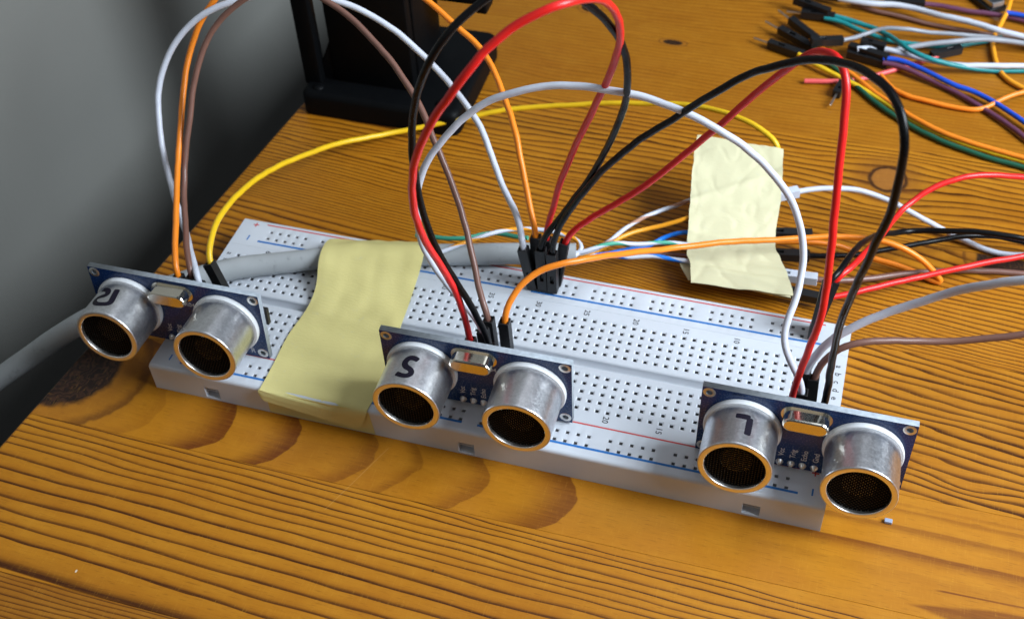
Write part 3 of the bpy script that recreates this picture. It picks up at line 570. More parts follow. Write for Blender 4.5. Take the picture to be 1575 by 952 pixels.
g = G(); g.add([(-90.5, 95.5, 8), (-84, 95.5, 8), (-84, 95.5, 22), (-90.5, 98.5, 8), (-84, 98.5, 8), (-84, 98.5, 22)], [(0, 1, 2), (5, 4, 3), (0, 2, 5, 3), (0, 3, 4, 1)]); g.obj('gusset', M_stand, stand, off=so)
g = G(); g.rbox((-93.2, 92.5, 7), (-87.4, 97, 120), .8); g.obj('post', M_stand, stand, smooth=True, sharp=40, off=so)
g = G(); g.rbox((-57, 108, 33), (-36.5, 118, 42), 1.2); g.rbox((-40.5, 109.5, 29.5), (-37, 116.5, 34), .6); g.obj('arm', M_stand, stand, smooth=True, sharp=40, off=so)
g = G(); g.lathe([(0, .7), (1.1, .7), (1.6, .3), (1.7, 0)], 20, 'z'); sc = g.mesh('screw', M_stand, True)
for p in ((-87.5, 90.3, 8.2), (-47, 91, 8.2)): link('screw', sc, stand, (p[0] - so[0], p[1] - so[1], p[2]))

# ------------------------------------------------------------------ printed text helper
def text_mesh(body, size, name):
    cu = bpy.data.curves.new('t', 'FONT'); cu.body = body; cu.size = size * MM; cu.align_x = 'CENTER'; cu.align_y = 'CENTER'; cu.extrude = .006 * MM; cu.offset = .02 * MM; cu.resolution_u = 3
    o = bpy.data.objects.new('t', cu); C.objects.link(o)
    me = bpy.data.meshes.new_from_object(o.evaluated_get(bpy.context.evaluated_depsgraph_get()))
    bpy.data.objects.remove(o); me.name = name; return me
_tc = {}
def text(body, size, name, mat, parent, m4):
    k = (body, size, mat.name)
    if k not in _tc:
        me = text_mesh(body, size, name); me.materials.clear(); me.materials.append(mat); _tc[k] = me
    return link(name, _tc[k], parent, mat=m4)
def T4(loc, rot=None):
    return Matrix.Translation(Vector(loc) * MM) @ (rot.to_4x4() if rot is not None else Matrix())

# ------------------------------------------------------------------ breadboard
bb = thing('breadboard', 'long white solderless breadboard with red and blue rail lines on the table', 'breadboard')
XL, XR, ZT = -83.3, 82.6, 8.5
def colx(n): return 78.74 - (n - 1) * 2.54
HW = .71                                           # half width of a hole's funnel
cols = sorted(colx(n) for n in range(1, 64))
rows = sorted([s * (3.81 + 2.54 * k) for s in (-1, 1) for k in range(5)])
def brk(lo, hi, cs):
    out = [lo]; cells = []
    for c in cs: cells.append(len(out)); out += [c - HW, c + HW]
    return out + [hi], cells
for s in (1, -1):                                  # two half strips either side of the groove
    us, uc = brk(XL, XR, cols)
    ys = [r for r in rows if r * s > 0]
    vs_, vc = brk(*((1.7, 17.92) if s > 0 else (-17.92, -1.7)), ys)
    g = grid_panel(us, vs_, {(i, j) for i in uc for j in vc}, lambda u, v, d: (u, v, ZT - d))
    y0, y1 = (1.7, 17.92) if s > 0 else (-17.92, -1.7)
    g.add([(XL, y0, ZT), (XL, y1, ZT), (XL, y1, 0), (XL, y0, 0)], [(0, 1, 2, 3)]); g.add([(XR, y0, ZT), (XR, y1, ZT), (XR, y1, 0), (XR, y0, 0)], [(3, 2, 1, 0)])
    ye = 17.92 * s
    g.add([(XL, ye, ZT), (XR, ye, ZT), (XR, ye, 0), (XL, ye, 0)], [(0, 1, 2, 3) if s > 0 else (3, 2, 1, 0)])
    g.obj('terminal_strip', [M_board, M_hole], bb)
g = G()                                            # rounded groove between the strips
prof = [(1.7, ZT)] + [(1.7 - .5 * math.sin(t), ZT - .5 + .5 * math.cos(t)) for t in (.5, 1.1, 1.5)] + [(1.1, ZT - 2.2), (-1.1, ZT - 2.2), (-1.2, ZT - .6)] + [(-1.7 + .5 * math.sin(t), ZT - .5 + .5 * math.cos(t)) for t in (1.1, .5)] + [(-1.7, ZT)]
k = len(prof); g.add([(XL, y, z) for y, z in prof] + [(XR, y, z) for y, z in prof], [(i, i + 1, k + i + 1, k + i) for i in range(k - 1)])
g.obj('centre_groove', M_board, bb, smooth=True)
grp = [g0 + 2.54 * i for g0 in (2.54, 17.78, 33.02, 48.26, 63.5) for i in range(5)]
railx = sorted([q for q in grp] + [-q for q in grp])
def rail(s, yin, yout, hy, notches):
    r = .9; y_e = yout - r * s
    us, uc = brk(XL, XR, railx); lo, hi = min(yin, y_e), max(yin, y_e)
    vs_, vc = brk(lo, hi, sorted(hy))
    g = grid_panel(us, vs_, {(i, j) for i in uc for j in vc}, lambda u, v, d: (u, v, ZT - d), depth=1.1)
    arc = [(yout - s * r + s * r * math.sin(t), ZT - r + r * math.cos(t)) for t in (0, .4, .8, 1.2, 1.5708)]
    k = len(arc); g.add([(XL, y, z) for y, z in arc] + [(XR, y, z) for y, z in arc], [(i, i + 1, k + i + 1, k + i) for i in range(k - 1)])
    # outer face with the little snap pockets
    us = [XL] + [q for n in notches for q in (n - 2.0, n + 2.0)] + [XR]
    g2 = grid_panel(us, [0, .55, 4.3, ZT - r], {(1 + 2 * i, 1) for i in range(len(notches))}, lambda u, v, d: (u, yout - s * d, v), depth=2.2, bev=.05, sink=.1)
    g2.m = [0] * len(g2.m); g.add(g2.v, g2.f)
    for n in notches: g.box((n - 1.9, min(yout - s * 2.1, yout - s * 1.2), 1.9), (n + 1.9, max(yout - s * 2.1, yout - s * 1.2), 2.1))
    for x in (XL, XR):
        pts = [(x, yin, 0), (x, yin, ZT)] + [(x, y, z) for y, z in arc] + [(x, yout, 0)]
        g.add(pts, [tuple(range(len(pts)))])
    g.add([(XL, yin, ZT), (XR, yin, ZT), (XR, yin, 0), (XL, yin, 0)], [(0, 1, 2, 3)])
    o = g.obj('power_rail', [M_board, M_hole2], bb, smooth=True, sharp=35); return o
rail_back = rail(1, 17.95, 28.5, (21.95, 24.49), (-67, 0, 67))
rail_front = rail(-1, -17.95, -28.1, (-21.83, -24.37), (-67, -.3, 67))
zp = ZT + .012
def stripe(name, x0, x1, y, m, parent, w=.62):
    g = G(); g.box((x0, y - w / 2, zp - .01), (x1, y + w / 2, zp + .012)); g.obj(name, m, parent)
for (y, m, nm, par) in ((26.95, M_ink_red, 'red_line', rail_back), (20.25, M_ink_blue, 'blue_line', rail_back), (-18.55, M_ink_red, 'red_line', rail_front), (-25.3, M_ink_blue, 'blue_line', rail_front)):
    w = .42 if 'red' in nm else .62
    a, b_ = (-75.9, 76.3)
    stripe(nm, a, -1.9, y, m, par, w); stripe(nm, 1.9, b_, y, m, par, w)
for x in (-79.0, 79.4):
    for y, par in ((26.3, rail_back), (-19.0, rail_front)):
        g = G(); g.box((x - .8, y - .17, zp - .01), (x + .8, y + .17, zp + .012)); g.box((x - .17, y - .8, zp - .01), (x + .17, y + .8, zp + .0125)); g.obj('plus_sign', M_ink_red, par)
    for y, par in ((21.0, rail_back), (-24.3, rail_front)):
        g = G(); g.box((x - .19, y - .95, zp - .01), (x + .19, y + .95, zp + .012)); g.obj('minus_sign', M_ink_blue, par)
RZ = Matrix.Rotation(-math.pi / 2, 3, 'Z')
for n in [1] + list(range(5, 65, 5)):
    for y in (16.3, -16.15): text(str(n), 2.05, 'printed_number', M_ink_black, bb, T4((colx(n), y, zp), RZ))
for x in (80.9, -81.3):
    for k, ch in enumerate('abcde'): text(ch, 2.1, 'printed_letter', M_ink_black, bb, T4((x, 13.97 - 2.54 * k, zp), RZ))
    for k, ch in enumerate('fghij'): text(ch, 2.1, 'printed_letter', M_ink_black, bb, T4((x, -3.81 - 2.54 * k, zp), RZ))

# ------------------------------------------------------------------ ultrasonic sensors
def pcb_mesh():
    w, h, t = 45.5, 20.4, 1.6
    cu = bpy.data.curves.new('p', 'CURVE'); cu.dimensions = '2D'; cu.fill_mode = 'BOTH'; cu.extrude = t / 2 * MM
    def spl(pts):
        s = cu.splines.new('POLY'); s.points.add(len(pts) - 1); s.use_cyclic_u = True
        for p, q in zip(s.points, pts): p.co = (q[0] * MM, q[1] * MM, 0, 1)
    spl([(-w / 2, 0), (w / 2, 0), (w / 2, h), (-w / 2, h)])
    for sx in (-1, 1):
        for z in (1.6, h - 1.6): spl([(sx * (w / 2 - 1.6) + .75 * math.cos(a), z + .75 * math.sin(a)) for a in [i * math.pi / 8 for i in range(16)]])
    o = bpy.data.objects.new('p', cu); C.objects.link(o)
    me = bpy.data.meshes.new_from_object(o.evaluated_get(bpy.context.evaluated_depsgraph_get())); bpy.data.objects.remove(o)
    me.transform(Matrix.Translation((0, t / 2 * MM, 0)) @ Matrix.Rotation(math.pi / 2, 4, 'X'))
    me.materials.clear(); me.materials.append(M_pcb); me.materials.append(M_fr4)
    for p in me.polygons: p.material_index = 0 if abs(p.normal.y) > .5 else 1
    me.name = 'circuit_board'; return me
PCB = pcb_mesh()
g = G(); g.lathe([(.76, -.035), (1.35, -.035), (1.4, 0)], 24); RINGM = g.mesh('mounting_hole', M_tin, True)
# transducer pieces, axis along y through the origin, opening towards -y
g = G()
prof = [(7.95, -1.4), (7.98, -2.0)] + [(8.0, -2.2 - k * 1.2) for k in range(8)] + [(8.0, -11.9)] + [(8.0 - .3 + .3 * math.cos(t), -12.2 - .3 * math.sin(t)) for t in (0, .5, 1.0, 1.5708)]
k1 = len(prof) - 1
prof += [(6.78, -12.5), (6.64, -12.42), (6.6, -12.2), (6.6, -11.3)]
g.lathe(prof, 72, mis=[0] * k1 + [1] * (len(prof) - 1 - k1)); CAN = g.mesh('transducer', [M_can, M_rim], True, 50)
g = G(); g.lathe([(8.05, 0), (8.55, -.1), (8.62, -.4), (8.62, -1.0), (8.45, -1.4), (7.9, -1.45)], 64); BASE = g.mesh('base_ring', M_ring, True, 50)
g = G()
for i in range(-10, 11):
    c = i * .64; l = math.sqrt(max(.1, 6.78 ** 2 - c * c)); w = .13
    g.box((c - w, -11.62 , -l), (c + w, -11.42, l)); g.box((-l, -11.60, c - w), (l, -11.40, c + w))
for i in range(-10, 11):
    for j in range(-10, 11):
        if math.hypot(i, j) * .64 < 6.5: g.box((i * .64 - .1, -11.68, j * .64 - .1), (i * .64 + .1, -11.63, j * .64 + .1), 1)  # raised paler dots stand in for glints on the weave
GRILLE = g.mesh('mesh_grille', [M_grille, M_glint])
g = G(); g.lathe([(6.75, -11.3), (6.75, -8.2), (3.9, -8.2), (3.7, -9.9), (3.5, -10.2), (.01, -9.9)], 40, mis=[0, 0, 0, 1, 1]); CONE = g.mesh('cone', [M_dark, M_cone], True, 40)  # black liner added so the inside of the can stays dark
def stadium(w, h, n=10):
    r = h / 2; c = w / 2 - r
    return [(c + r * math.cos(a), r * math.sin(a)) for a in [-math.pi / 2 + math.pi * i / n for i in range(n + 1)]] + [(-c + r * math.cos(a), r * math.sin(a)) for a in [math.pi / 2 + math.pi * i / n for i in range(n + 1)]]
g = G(); st = stadium(9.8, 3.7); bevs = [(0, -.5), (0, -3.5), (.12, -3.8), (.4, -3.95)]; nst = len(st)
rows_ = []
for d, y in bevs:
    sc_w = (9.8 / 2 - d) / (9.8 / 2); sc_h = (3.7 / 2 - d) / (3.7 / 2)
    rows_ += [(x * sc_w, y, z * sc_h) for x, z in st]
fs = [(k * nst + i, k * nst + (i + 1) % nst, (k + 1) * nst + (i + 1) % nst, (k + 1) * nst + i) for k in range(3) for i in range(nst)] + [tuple(range(3 * nst, 4 * nst))]
g.add(rows_, fs)
st2 = stadium(11.0, 4.7); g.add([(x, -.55, z) for x, z in st2] + [(x, -.05, z) for x, z in st2], [(i, (i + 1) % nst, nst + (i + 1) % nst, nst + i) for i in range(nst)] + [tuple(range(nst))])
CRYS = g.mesh('crystal_can', M_crystal, True, 18)
g = G(); g.lathe([(.9, 0), (.82, -.25), (.5, -.6), (.32, -.95), (.01, -1.0)], 16); SOLDER = g.mesh('solder_pad', M_tin, True)
g = G(); g.rbox((-5.08, 1.65, .1), (5.08, 4.1, 2.6), .15); HEADER = g.mesh('pin_header', M_housing)
g = G(); g.box((-.32, 2.6, -7), (.32, 3.24, .1)); PIN = g.mesh('header_pin', M_tin)
g = G(); g.rbox((-2, 1.65, -2.4), (2, 2.9, 2.4), .15); CHIP = g.mesh('chip', M_chip)
g = G(); g.lathe([(.28, -.02), (.24, -.05), (.01, -.05)], 10); VIA = g.mesh('via', M_chip)
g = G(); rt = random.Random(5)
for i in range(26):
    x = rt.uniform(-21, 21); z = rt.choice([rt.uniform(.6, 3.2), rt.uniform(16.5, 19.6), rt.uniform(2, 18)]) if abs(x) < 5 or abs(x) > 18 else rt.choice([.7, 1.3, 19.2, 19.8])
    l = rt.uniform(1.5, 6)
    if rt.random() < .6 or abs(abs(x) - 11) < 7: g.box((max(-22, x - l / 2), -.012, z - .11), (min(22, x + l / 2), .0, z + .11))
    else: g.box((x - .11, -.0125, max(.5, z - l / 2)), (x + .11, .0, min(19.9, z + l / 2)))
TRACE = g.mesh('copper_trace', plastic('masked_copper', (.010, .055, .19), .26, .5, .1))
RX90 = Matrix.Rotation(math.pi / 2, 3, 'X')
def marker(strokes, parent):
    g = G()
    for st in strokes:
        P = [Vector((a, h, 0)) for a, h in st]
        P = [Vector((math.radians(p.x) * 8.0, p.y, 0)) for p in P]      # unrolled, mm
        Q_ = smooth_path(catmull(P, .25), 3); n = len(Q_); vs = []
        for i, p in enumerate(Q_):
            t = (Q_[min(i + 1, n - 1)] - Q_[max(i - 1, 0)]).normalized(); nrm = Vector((-t.y, t.x, 0))
            hw = .68 * (1 + .07 * math.sin(i * .13)) * (.7 if i in (0, n - 1) else 1)
            for d in (-hw, -hw * .3, hw * .3, hw):
                q = p + nrm * d; a = q.x / 8.0
                vs.append((8.025 * math.cos(a), q.y, 8.025 * math.sin(a)))
        g.add(vs, [(i * 4 + j, i * 4 + j + 1, i * 4 + j + 5, i * 4 + j + 4) for i in range(n - 1) for j in range(3)])
    g.obj('marker_letter', M_marker, parent, smooth=True)
def sensor(key, label):
    p = DATA['POSE'][key]; R3 = Matrix(p['m'])
    s = thing('ultrasonic_sensor', label, 'sensor', mat=Matrix.Translation(Vector(p['t']) * MM) @ R3.to_4x4(), group='ultrasonic sensors plugged into the breadboard')
    link('circuit_board', PCB, s)
    for sx in (-1, 1):
        for z in (1.6, 18.8): link('mounting_hole', RINGM, s, (sx * 21.15, 0, z))
        c = link('transducer', CAN, s, mat=T4((sx * 13, 0, 10.2), Matrix.Rotation(random.random() * 6, 3, 'Y') if sx > 0 else Matrix.Rotation(0, 3, 'Y')))
        link('base_ring', BASE, c); link('mesh_grille', GRILLE, c); link('cone', CONE, c)
        if sx < 0: marker(DATA['MARK'][key], c)
    link('copper_trace', TRACE, s)
    link('crystal_can', CRYS, s, (0, 0, 17.45))
    link('pin_header', HEADER, s)
    for k, nm in enumerate(('Vcc', 'Trig', 'Echo', 'Gnd')):
        x = -3.81 + 2.54 * k
        link('solder_pad', SOLDER, s, (x, 0, 1.2)); link('header_pin', PIN, s, (x, 0, 0))
        text(nm, 1.75, 'printed_label', M_silk, s, T4((x + .1, -.012, 4.5), RX90 @ Matrix.Rotation(math.pi / 2, 3, 'Z')))
    text('HC-SR04', 1.75, 'printed_label', M_silk, s, T4((1.7, -.012, 13.6), RX90))
    text('T', 2.1, 'printed_label', M_silk, s, T4((-18.6, -.012, 1.9), RX90)); text('R', 2.1, 'printed_label', M_silk, s, T4((18.6, -.012, 1.9), RX90))
    for x in (-3.6, -1.4, 1.0, 3.4): link('via', VIA, s, (x, 0, 11.6))
    for x in (-13, 4, 16.5): link('chip', CHIP, s, (x, 0, 9.5 if x < 10 else 10.5))
    if key == 'R': link('chip', CHIP, s, (21.4, 0, 12.4))
    return s
sensor('R', 'blue ultrasonic sensor with letter R inked on its can, overhanging the breadboard')
sensor('S', 'blue ultrasonic sensor with letter S inked on its can, beside the tape strip')
sensor('L', 'blue ultrasonic sensor with letter L inked on its can, at the board corner')

# ------------------------------------------------------------------ connector housings and wires
def housing_mesh(L=14.0):
    g = G(); h = 1.25
    # body walls: three plain, one with a latch window; hollow top
    g.add([(h, -h, 0), (h, h, 0), (h, h, L), (h, -h, L)], [(0, 1, 2, 3)]); g.add([(-h, h, 0), (-h, -h, 0), (-h, -h, L), (-h, h, L)], [(0, 1, 2, 3)])
    g.add([(h, h, 0), (-h, h, 0), (-h, h, L), (h, h, L)], [(0, 1, 2, 3)])
    p = grid_panel([-h, -.55, .55, h], [0, 3.6, 6.4, L], {(1, 1)}, lambda u, v, d: (u, -h + d, v), depth=.7, bev=.08, sink=.1); g.add(p.v, p.f)
    g.add([(-h, -h, 0), (-h, h, 0), (h, h, 0), (h, -h, 0)], [(0, 1, 2, 3)])
    i = .95; t = [(-h, -h, L), (h, -h, L), (h, h, L), (-h, h, L), (-i, -i, L), (i, -i, L), (i, i, L), (-i, i, L), (-i, -i, L - 2.2), (i, -i, L - 2.2), (i, i, L - 2.2), (-i, i, L - 2.2)]
    g.add(t, [(0, 1, 5, 4), (1, 2, 6, 5), (2, 3, 7, 6), (3, 0, 4, 7), (4, 5, 9, 8), (5, 6, 10, 9), (6, 7, 11, 10), (7, 4, 8, 11), (8, 9, 10, 11)])
    bm = bmesh.new()
    vv = [bm.verts.new(v) for v in g.v]
    for f in g.f: bm.faces.new([vv[q] for q in f])
    bmesh.ops.remove_doubles(bm, verts=bm.verts, dist=1e-4); bmesh.ops.recalc_face_normals(bm, faces=bm.faces)
    es = [e for e in bm.edges if len(e.link_faces) == 2 and abs(abs(e.verts[0].co.x) - h) < 1e-3 and abs(abs(e.verts[1].co.x) - h) < 1e-3 and e.calc_face_angle(0) > .8]
    bmesh.ops.bevel(bm, geom=es, offset=.12, segments=1, affect='EDGES')
    bm.transform(Matrix.Scale(MM, 4)); me = bpy.data.meshes.new('connector_housing'); bm.to_mesh(me); bm.free(); me.materials.append(M_housing); return me
HOUS = housing_mesh()
HOUSC = HOUS.copy(); HOUSC.materials.clear(); HOUSC.materials.append(M_clear)
g = G(); g.rbox((-.3, -.3, -6.0), (.3, .3, .5), .1, n=1); CPIN = g.mesh('metal_pin', M_tin)
g = G(); g.rbox((-.3, -.3, -2.6), (.3, .3, .5), .1, n=1); CPINS = g.mesh('metal_pin', M_tin)
H = DATA['H']; W = DATA['W']
def frame(b, t, spin=0):
    b = Vector(b); t = Vector(t); z = (t - b).normalized()
    x = Vector((1, 0, 0)) if abs(z.x) < .75 else Vector((0, -1, 0)) * (1 if z.x > 0 else -1)
    x = (x - z * x.dot(z)).normalized(); y = z.cross(x)
    return Matrix((x, y, z)).transposed() @ Matrix.Rotation(spin, 3, 'Z')
def wire(key, colour, label, ends=(), r=.79, group=None, cat='wire', stripe=0, col2=None, clear=(), pin='short', name='jumper_wire', k=6, spin=0):
    pts = W[key]; base = pts[0]
    t = thing(name, label, cat, base, group)
    n = 10 if key.startswith('f_') else 14
    g = tube(pts, r, n, stripe, wob=.02, seed=len(key) * 7 + ord(key[-1]), k=k, jit=.26)
    g.obj('insulation', [wire_mat(colour)] + ([wire_mat(col2)] if col2 else []), t, smooth=True, sharp=60, off=base)
    for e in ends:
        b, tp = H[e]; L = (Vector(tp) - Vector(b)).length; q = frame(b, tp, spin)
        m4 = T4([b[i] - base[i] for i in range(3)], q) @ Matrix.Diagonal((1, 1, L / 14.0, 1))
        h = link('connector_housing', HOUSC if e in clear else HOUS, t, mat=m4)
        if pin != 'none': link('metal_pin', CPINS if pin == 'short' else CPIN, h)
    return t
GR = 'long jumper wires looping over the breadboard'
wire('orange_r', 'orange', 'orange jumper wire arching from the R sensor to the rear plug cluster', ('r_orange', 'c_orange'), group=GR)
wire('brown_r', 'brown', 'brown jumper wire arching from the R sensor down behind the S sensor', ('r_brown', 's_brown'), group=GR)
wire('white_r', 'white', 'white jumper wire arching from the R sensor to the rear plug cluster', ('r_white', 'c_white'), r=.84, group=GR)
wire('yellow_r', 'yellow', 'yellow jumper wire sweeping low from the R sensor to the pale tape flag', ('r_yellow',), group=GR)
wire('red_s', 'red', 'red jumper wire in a tall loop from the S sensor to the rear plug cluster', ('s_red', 'c_redS'), group=GR)
wire('black_s', 'black', 'black jumper wire in a tall loop from the S sensor to the rear plug cluster', ('s_black', 'c_black'), group=GR)
wire('white_l', 'white', 'white jumper wire spanning from the L sensor across to the S sensor', ('l_white', 's_white'), r=.80, group=GR)
wire('orange_s', 'orange', 'orange jumper wire from the S sensor over the tape flag, ending in a hairpin', ('s_orange',), group=GR, k=3)
wire('black_l', 'black', 'black jumper wire looping from the L sensor to the rear plug cluster', ('l_black', 'c_black2'), group=GR)
wire('red_l', 'red', 'red jumper wire looping from the L sensor to the rear plug cluster', ('l_red', 'c_red2'), group=GR)
wire('white_off', 'white', 'white jumper wire rising from behind the L sensor to the right edge', ('l_white3',), r=.92, group=GR)
wire('brown_off', 'brown', 'brown jumper wire running from behind the L sensor to the right edge', ('l_brown',), group=GR)
GT = 'jumper wires leaving the rail end and the tape flag'
wire('black_rail', 'black', 'black jumper wire bowing up from the rail plug at the board end', ('rail_a',), group=GT)
wire('red_rail', 'red', 'red jumper wire bowing up from the rail plug at the board end', ('rail_b',), group=GT)
wire('red_tape', 'red', 'red jumper wire lying flat from the lowest plug of the tape flag', ('t_red',), group=GT, r=.8)
wire('brown_tape', 'brown', 'brown jumper wire with a pale grey sleeve leaving the tape flag', ('t_brown',), group=GT, r=.78, clear=('t_brown',))
wire('black_tape', 'black', 'thin black jumper wire running flat from the middle of the tape flag', ('t_blackB',), group=GT, r=.75)
wire('white_tape', 'white', 'white jumper wire with a pale grey sleeve curving from the top of the tape flag', ('t_white',), group=GT, r=.78, clear=('t_white',))
b, tp = H['t_blackA']
o = link('connector_housing', HOUS, None, mat=T4(b, frame(b, tp)))
tag(o, 'black plug with no visible wire sticking out of the tape flag under the orange wire', 'connector')

# grey network cable and the strands fanning out of it
cab = thing('network_cable', 'thick grey white network cable taped across the board and hanging off the table', 'cable', W['cable'][0])
g = tube(W['cable'], 2.9, 28, wob=.012, seed=3, k=10); g.obj('sheath', M_cable, cab, smooth=True, sharp=50, off=W['cable'][0])
GS = 'thin strands fanning out of the network cable'
def strand(key, c, lab, col2=None, r=.62): wire(key, c, lab, (), r, GS, 'strand', 15 if col2 else 0, col2, name='cable_strand')
strand('tp_brownwhite', 'white', 'white strand with a brown stripe rising highest towards the tape flag', 'tan')
strand('tp_orange', 'amber', 'plain orange strand between the cable end and the tape flag')
strand('tp_greenwhite', 'white', 'white strand with a mint green stripe waving above the orange jumper', 'mint')
strand('tp_blue', 'skyblue', 'bright blue strand humped before the tape flag')
strand('tp_bluewhite', 'white', 'white strand with a blue stripe below the orange jumper', 'skyblue')
strand('tp_brown', 'brown', 'plain brown strand lowest between cable end and tape flag')
strand('tp_orangewhite', 'white', 'white strand with an orange stripe hooking back behind the plug cluster', 'amber')
strand('tp_green', 'mint', 'plain green strand wavering behind the cable near the tape strip')

# ------------------------------------------------------------------ masking tape
def sheet(stations, nu, nv, fn, thick, name, m, parent, off=(0, 0, 0)):
    """stations: [(left, right)...]; lofted, displaced by fn(t, w), given a thickness"""
    A = [Vector(a) for a, _ in stations]; B = [Vector(b) for _, b in stations]
    def sample(P, n):
        D = catmull(P, .4); L = [0]
        for a, b in zip(D, D[1:]): L.append(L[-1] + (b - a).length)
        out = []; j = 0
        for i in range(n + 1):
            d = L[-1] * i / n
            while j < len(L) - 2 and L[j + 1] < d: j += 1
            out.append(D[j].lerp(D[j + 1], (d - L[j]) / max(1e-6, L[j + 1] - L[j])))
        return out
    a = sample(A, nv); b = sample(B, nv); top = []
    for i in range(nv + 1):
        for j in range(nu + 1):
            w = j / nu; dx, dz = fn(i / nv, w); p = a[i].lerp(b[i], w); top.append(p + Vector((dx, 0, dz)) - Vector(off))
    k = nu + 1; n = len(top); vs = [p[:] for p in top] + [(p.x, p.y, p.z - thick) for p in top]; fs = []
    for i in range(nv):
        for j in range(nu):
            q = (i * k + j, (i + 1) * k + j, (i + 1) * k + j + 1, i * k + j + 1); fs.append(q); fs.append(tuple(n + x for x in reversed(q)))
    ring_ = [j for j in range(k)] + [i * k + nu for i in range(1, nv + 1)] + [nv * k + j for j in range(nu - 1, -1, -1)] + [i * k for i in range(nv - 1, 0, -1)]
    for i in range(len(ring_)): fs.append((ring_[i], ring_[(i + 1) % len(ring_)], n + ring_[(i + 1) % len(ring_)], n + ring_[i]))
    o = obj(name, vs, fs, m, parent, smooth=True); o.data.set_sharp_from_angle(angle=math.radians(60)); return o
t1 = thing('masking_tape', 'wide yellowish masking tape strapping the grey cable down across the breadboard', 'tape', (-40, 0, 8.6)); to = (-40, 0, 8.6)
S1 = [tuple(map(tuple, q)) for q in DATA['T1']]
back = [((-54.9, 29.0, 3.0), (-31.6, 33.2, 3.0)), ((-54.7, 24.6, 10.0), (-31.2, 29.4, 10.0))]
front = [((-53.0, -28.55, 8.75), (-24.8, -27.7, 8.78)), ((-52.9, -29.0, 8.1), (-24.9, -28.6, 7.9)), ((-52.2, -29.3, 6.4), (-26.6, -28.8, 3.4)), ((-51.6, -29.4, 5.8), (-28.2, -28.8, 1.6))]
def f1(t, w):
    n = mnoise.noise(Vector((w * 5, t * 9, 0))); n2 = mnoise.noise(Vector((w * 9, t * 3, 4)))
    flat = 1 if t < .55 else .35
    e = max(0, t - .86) / .14
    return (.5 * n2 * (1 if w in (0, 1) else .3), .42 * n * flat + .12 * n2 * flat + e * .12)
sheet(back + S1 + front, 40, 110, f1, .13, 'tape_strip', M_tape, t1, to)
g = G()                                             # the older strip stuck flat on the front face
vs = []; nx, nz = 24, 8
for i in range(nx + 1):
    for j in range(nz + 1):
        x = -51.6 + (27.2) * i / nx; z = .25 + 8.0 * j / nz
        if i == nx: x += .8 * (1 - j / nz)
        vs.append((x, -28.16 - (.12 * abs(mnoise.noise(Vector((x * .3, z * .3, 1)))) if 0 < i < nx else 0), z))
g.add(vs, [(i * (nz + 1) + j, (i + 1) * (nz + 1) + j, (i + 1) * (nz + 1) + j + 1, i * (nz + 1) + j + 1) for i in range(nx) for j in range(nz)])
g.obj('tape_strip', M_tape, t1, smooth=True, off=to)
t2 = thing('tape_flag', 'crumpled pale masking tape folded over the cable joints behind the breadboard', 'tape', (48, 60, 7)); to = (48, 60, 7)
S2 = [tuple(map(tuple, q)) for q in DATA['T2']]
ridges = [(.46, .16), (.48, .40), (.64, .70), (.75, .72), (.83, .83), (.90, .90), (.86, .96)]
def f2(t, w):
    z = 0
    for a, b in ridges:
        d = (t - (a + (b - a) * w)); z += 1.0 * math.exp(-(d / .022) ** 2) * (.55 + .45 * math.cos(w * 6 + a * 20) ** 2)
    n = mnoise.noise(Vector((w * 4, t * 6, 2))); n2 = mnoise.noise(Vector((w * 9 + t * 6, t * 12 - w * 3, 7)))
    cr = abs(mnoise.noise(Vector((w * 3.5 + t * 4, t * 5 - w * 2, 11))))
    return (.25 * n2, z * .5 + .30 * n + .05 * n2 - .35 * max(0, .12 - cr) / .12 * .5)
sheet(S2, 44, 90, f2, .16, 'tape_strip', M_tape2, t2, to)
under = [(tuple(Vector(a) + Vector((.9, 0, -1.6 - 1.0 * (i < 3)))), tuple(Vector(b_) + Vector((-.6, 0, -1.8)))) for i, (a, b_) in enumerate(S2)]
fl = DATA['FLAP']; under[4] = ((under[4][0][0], under[4][0][1], under[4][0][2]), under[4][1]); under[5] = (tuple(Vector(fl[0]) + Vector((0, 0, -.6))), under[5][1]); under[6] = (tuple(Vector(fl[2]) + Vector((-.6, 1.0, -.2))), tuple(Vector(under[6][1]) + Vector((0, 1, 0))))
def f3(t, w): return (.3 * mnoise.noise(Vector((w * 5, t * 8, 21))), .3 * mnoise.noise(Vector((w * 4, t * 6, 23))))
sheet(under, 24, 50, f3, .16, 'tape_strip', M_tape2, t2, to)

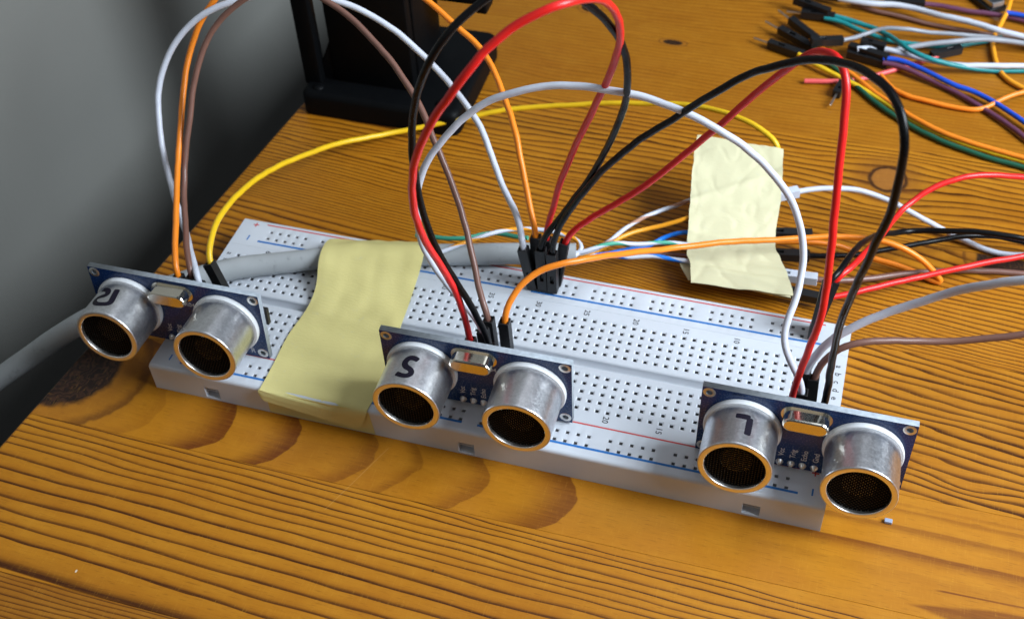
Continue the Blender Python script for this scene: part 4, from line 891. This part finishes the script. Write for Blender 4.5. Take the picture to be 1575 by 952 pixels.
# ------------------------------------------------------------------ tangle of spare wires at the back
GF = 'spare wires tangled at the back of the table'
def far(key, c, lab, ends=(), r=.8, group=GF, k=4): wire('f_' + key, c, lab, tuple('f_' + e for e in ends), r, group, pin='none' if key in ('silver', 'gray_arch', 'pink', 'blue', 'purple') else 'long', k=k)
far('orange_ribbon', 'orange', 'orange ribbon wire curving to the right edge, topmost of the three coloured strands', ('orange',))
far('yellow_ribbon', 'yellow', 'yellow ribbon wire squeezed between the orange and dark green strands', ('yellow',))
far('green_ribbon', 'green', 'dark green ribbon wire along the near side of the orange strand', ('green',))
far('blue', 'blue', 'royal blue jumper wire leaving a black plug to the right edge', ('blueA',))
far('purple', 'purple', 'purple jumper wire just below the royal blue one', ('purpleA',))
far('silver', 'gray', 'shiny dark grey wire bending up behind the blue wire plug', ('silver',), r=.7)
far('white_top', 'white', 'white jumper wire along the far edge of the tangle', ('white',), r=1.0)
far('brown_top', 'brown', 'faint brown wire lying under the far white wire', (), r=.7)
far('teal_cross', 'teal', 'teal wire sloping down across the tangle and under the white wire', ('tealA',))
far('teal_straight', 'teal', 'teal wire running straight under the crossing teal wire', ('tealB',))
far('gray_arch', 'gray', 'grey wire arching over the middle of the tangle', ('gray',), r=.85)
far('white_lower', 'white', 'white wire running level below the grey arch', (), r=.9)
far('purple_top', 'purple', 'purple wire at the very back beside the metal strip', ('purpletop',))
far('orange_back', 'amber', 'orange wire dropping behind the tangle at the far right', ())
far('orange_curl', 'orange', 'orange wire curling alone on the table below the blue wire', (), r=.75)
far('pink', 'pink', 'pinkish red wire with a bare stub crossing under the blue wire', ('pink',), r=.75)
far('blue_edge', 'blue', 'short piece of blue wire at the upper right corner', ())
t = thing('pin_plug', 'small loose black plug with its pin pointing at the tape flag', 'connector', H['f_loose'][0])
b, tp = H['f_loose']; L = (Vector(tp) - Vector(b)).length
h = link('connector_housing', HOUS, t, mat=T4((0, 0, 0), frame(b, tp)) @ Matrix.Diagonal((1, 1, L / 14, 1))); link('metal_pin', CPIN, t, mat=T4((0, 0, 0), frame(b, tp)))
t = thing('metal_strip', 'silvery flat connector end at the upper right of the tangle', 'connector', (112, 196, 2))
fr = Matrix.Rotation(math.radians(-52), 3, 'Z')
g = G(); g.rbox((-12, -2.4, .2), (4, 2.4, 2.2), .3); link('shell', g.mesh('shell', metal('steel', (.55, .58, .62), .3, .1)), t, mat=T4((0, 0, 0), fr))
g = G(); g.rbox((-12.5, -3.4, -1.9), (4.5, 3.4, .2), .3); link('casing', g.mesh('casing', M_housing), t, mat=T4((0, 0, 0), fr))
g = G(); g.rbox((96.0, -22.3, .05), (97.7, -21.2, .8), .12); tag(g.obj('insulation_scrap', M_scrap), 'tiny pale bluish scrap of plastic beside the L sensor', 'scrap')
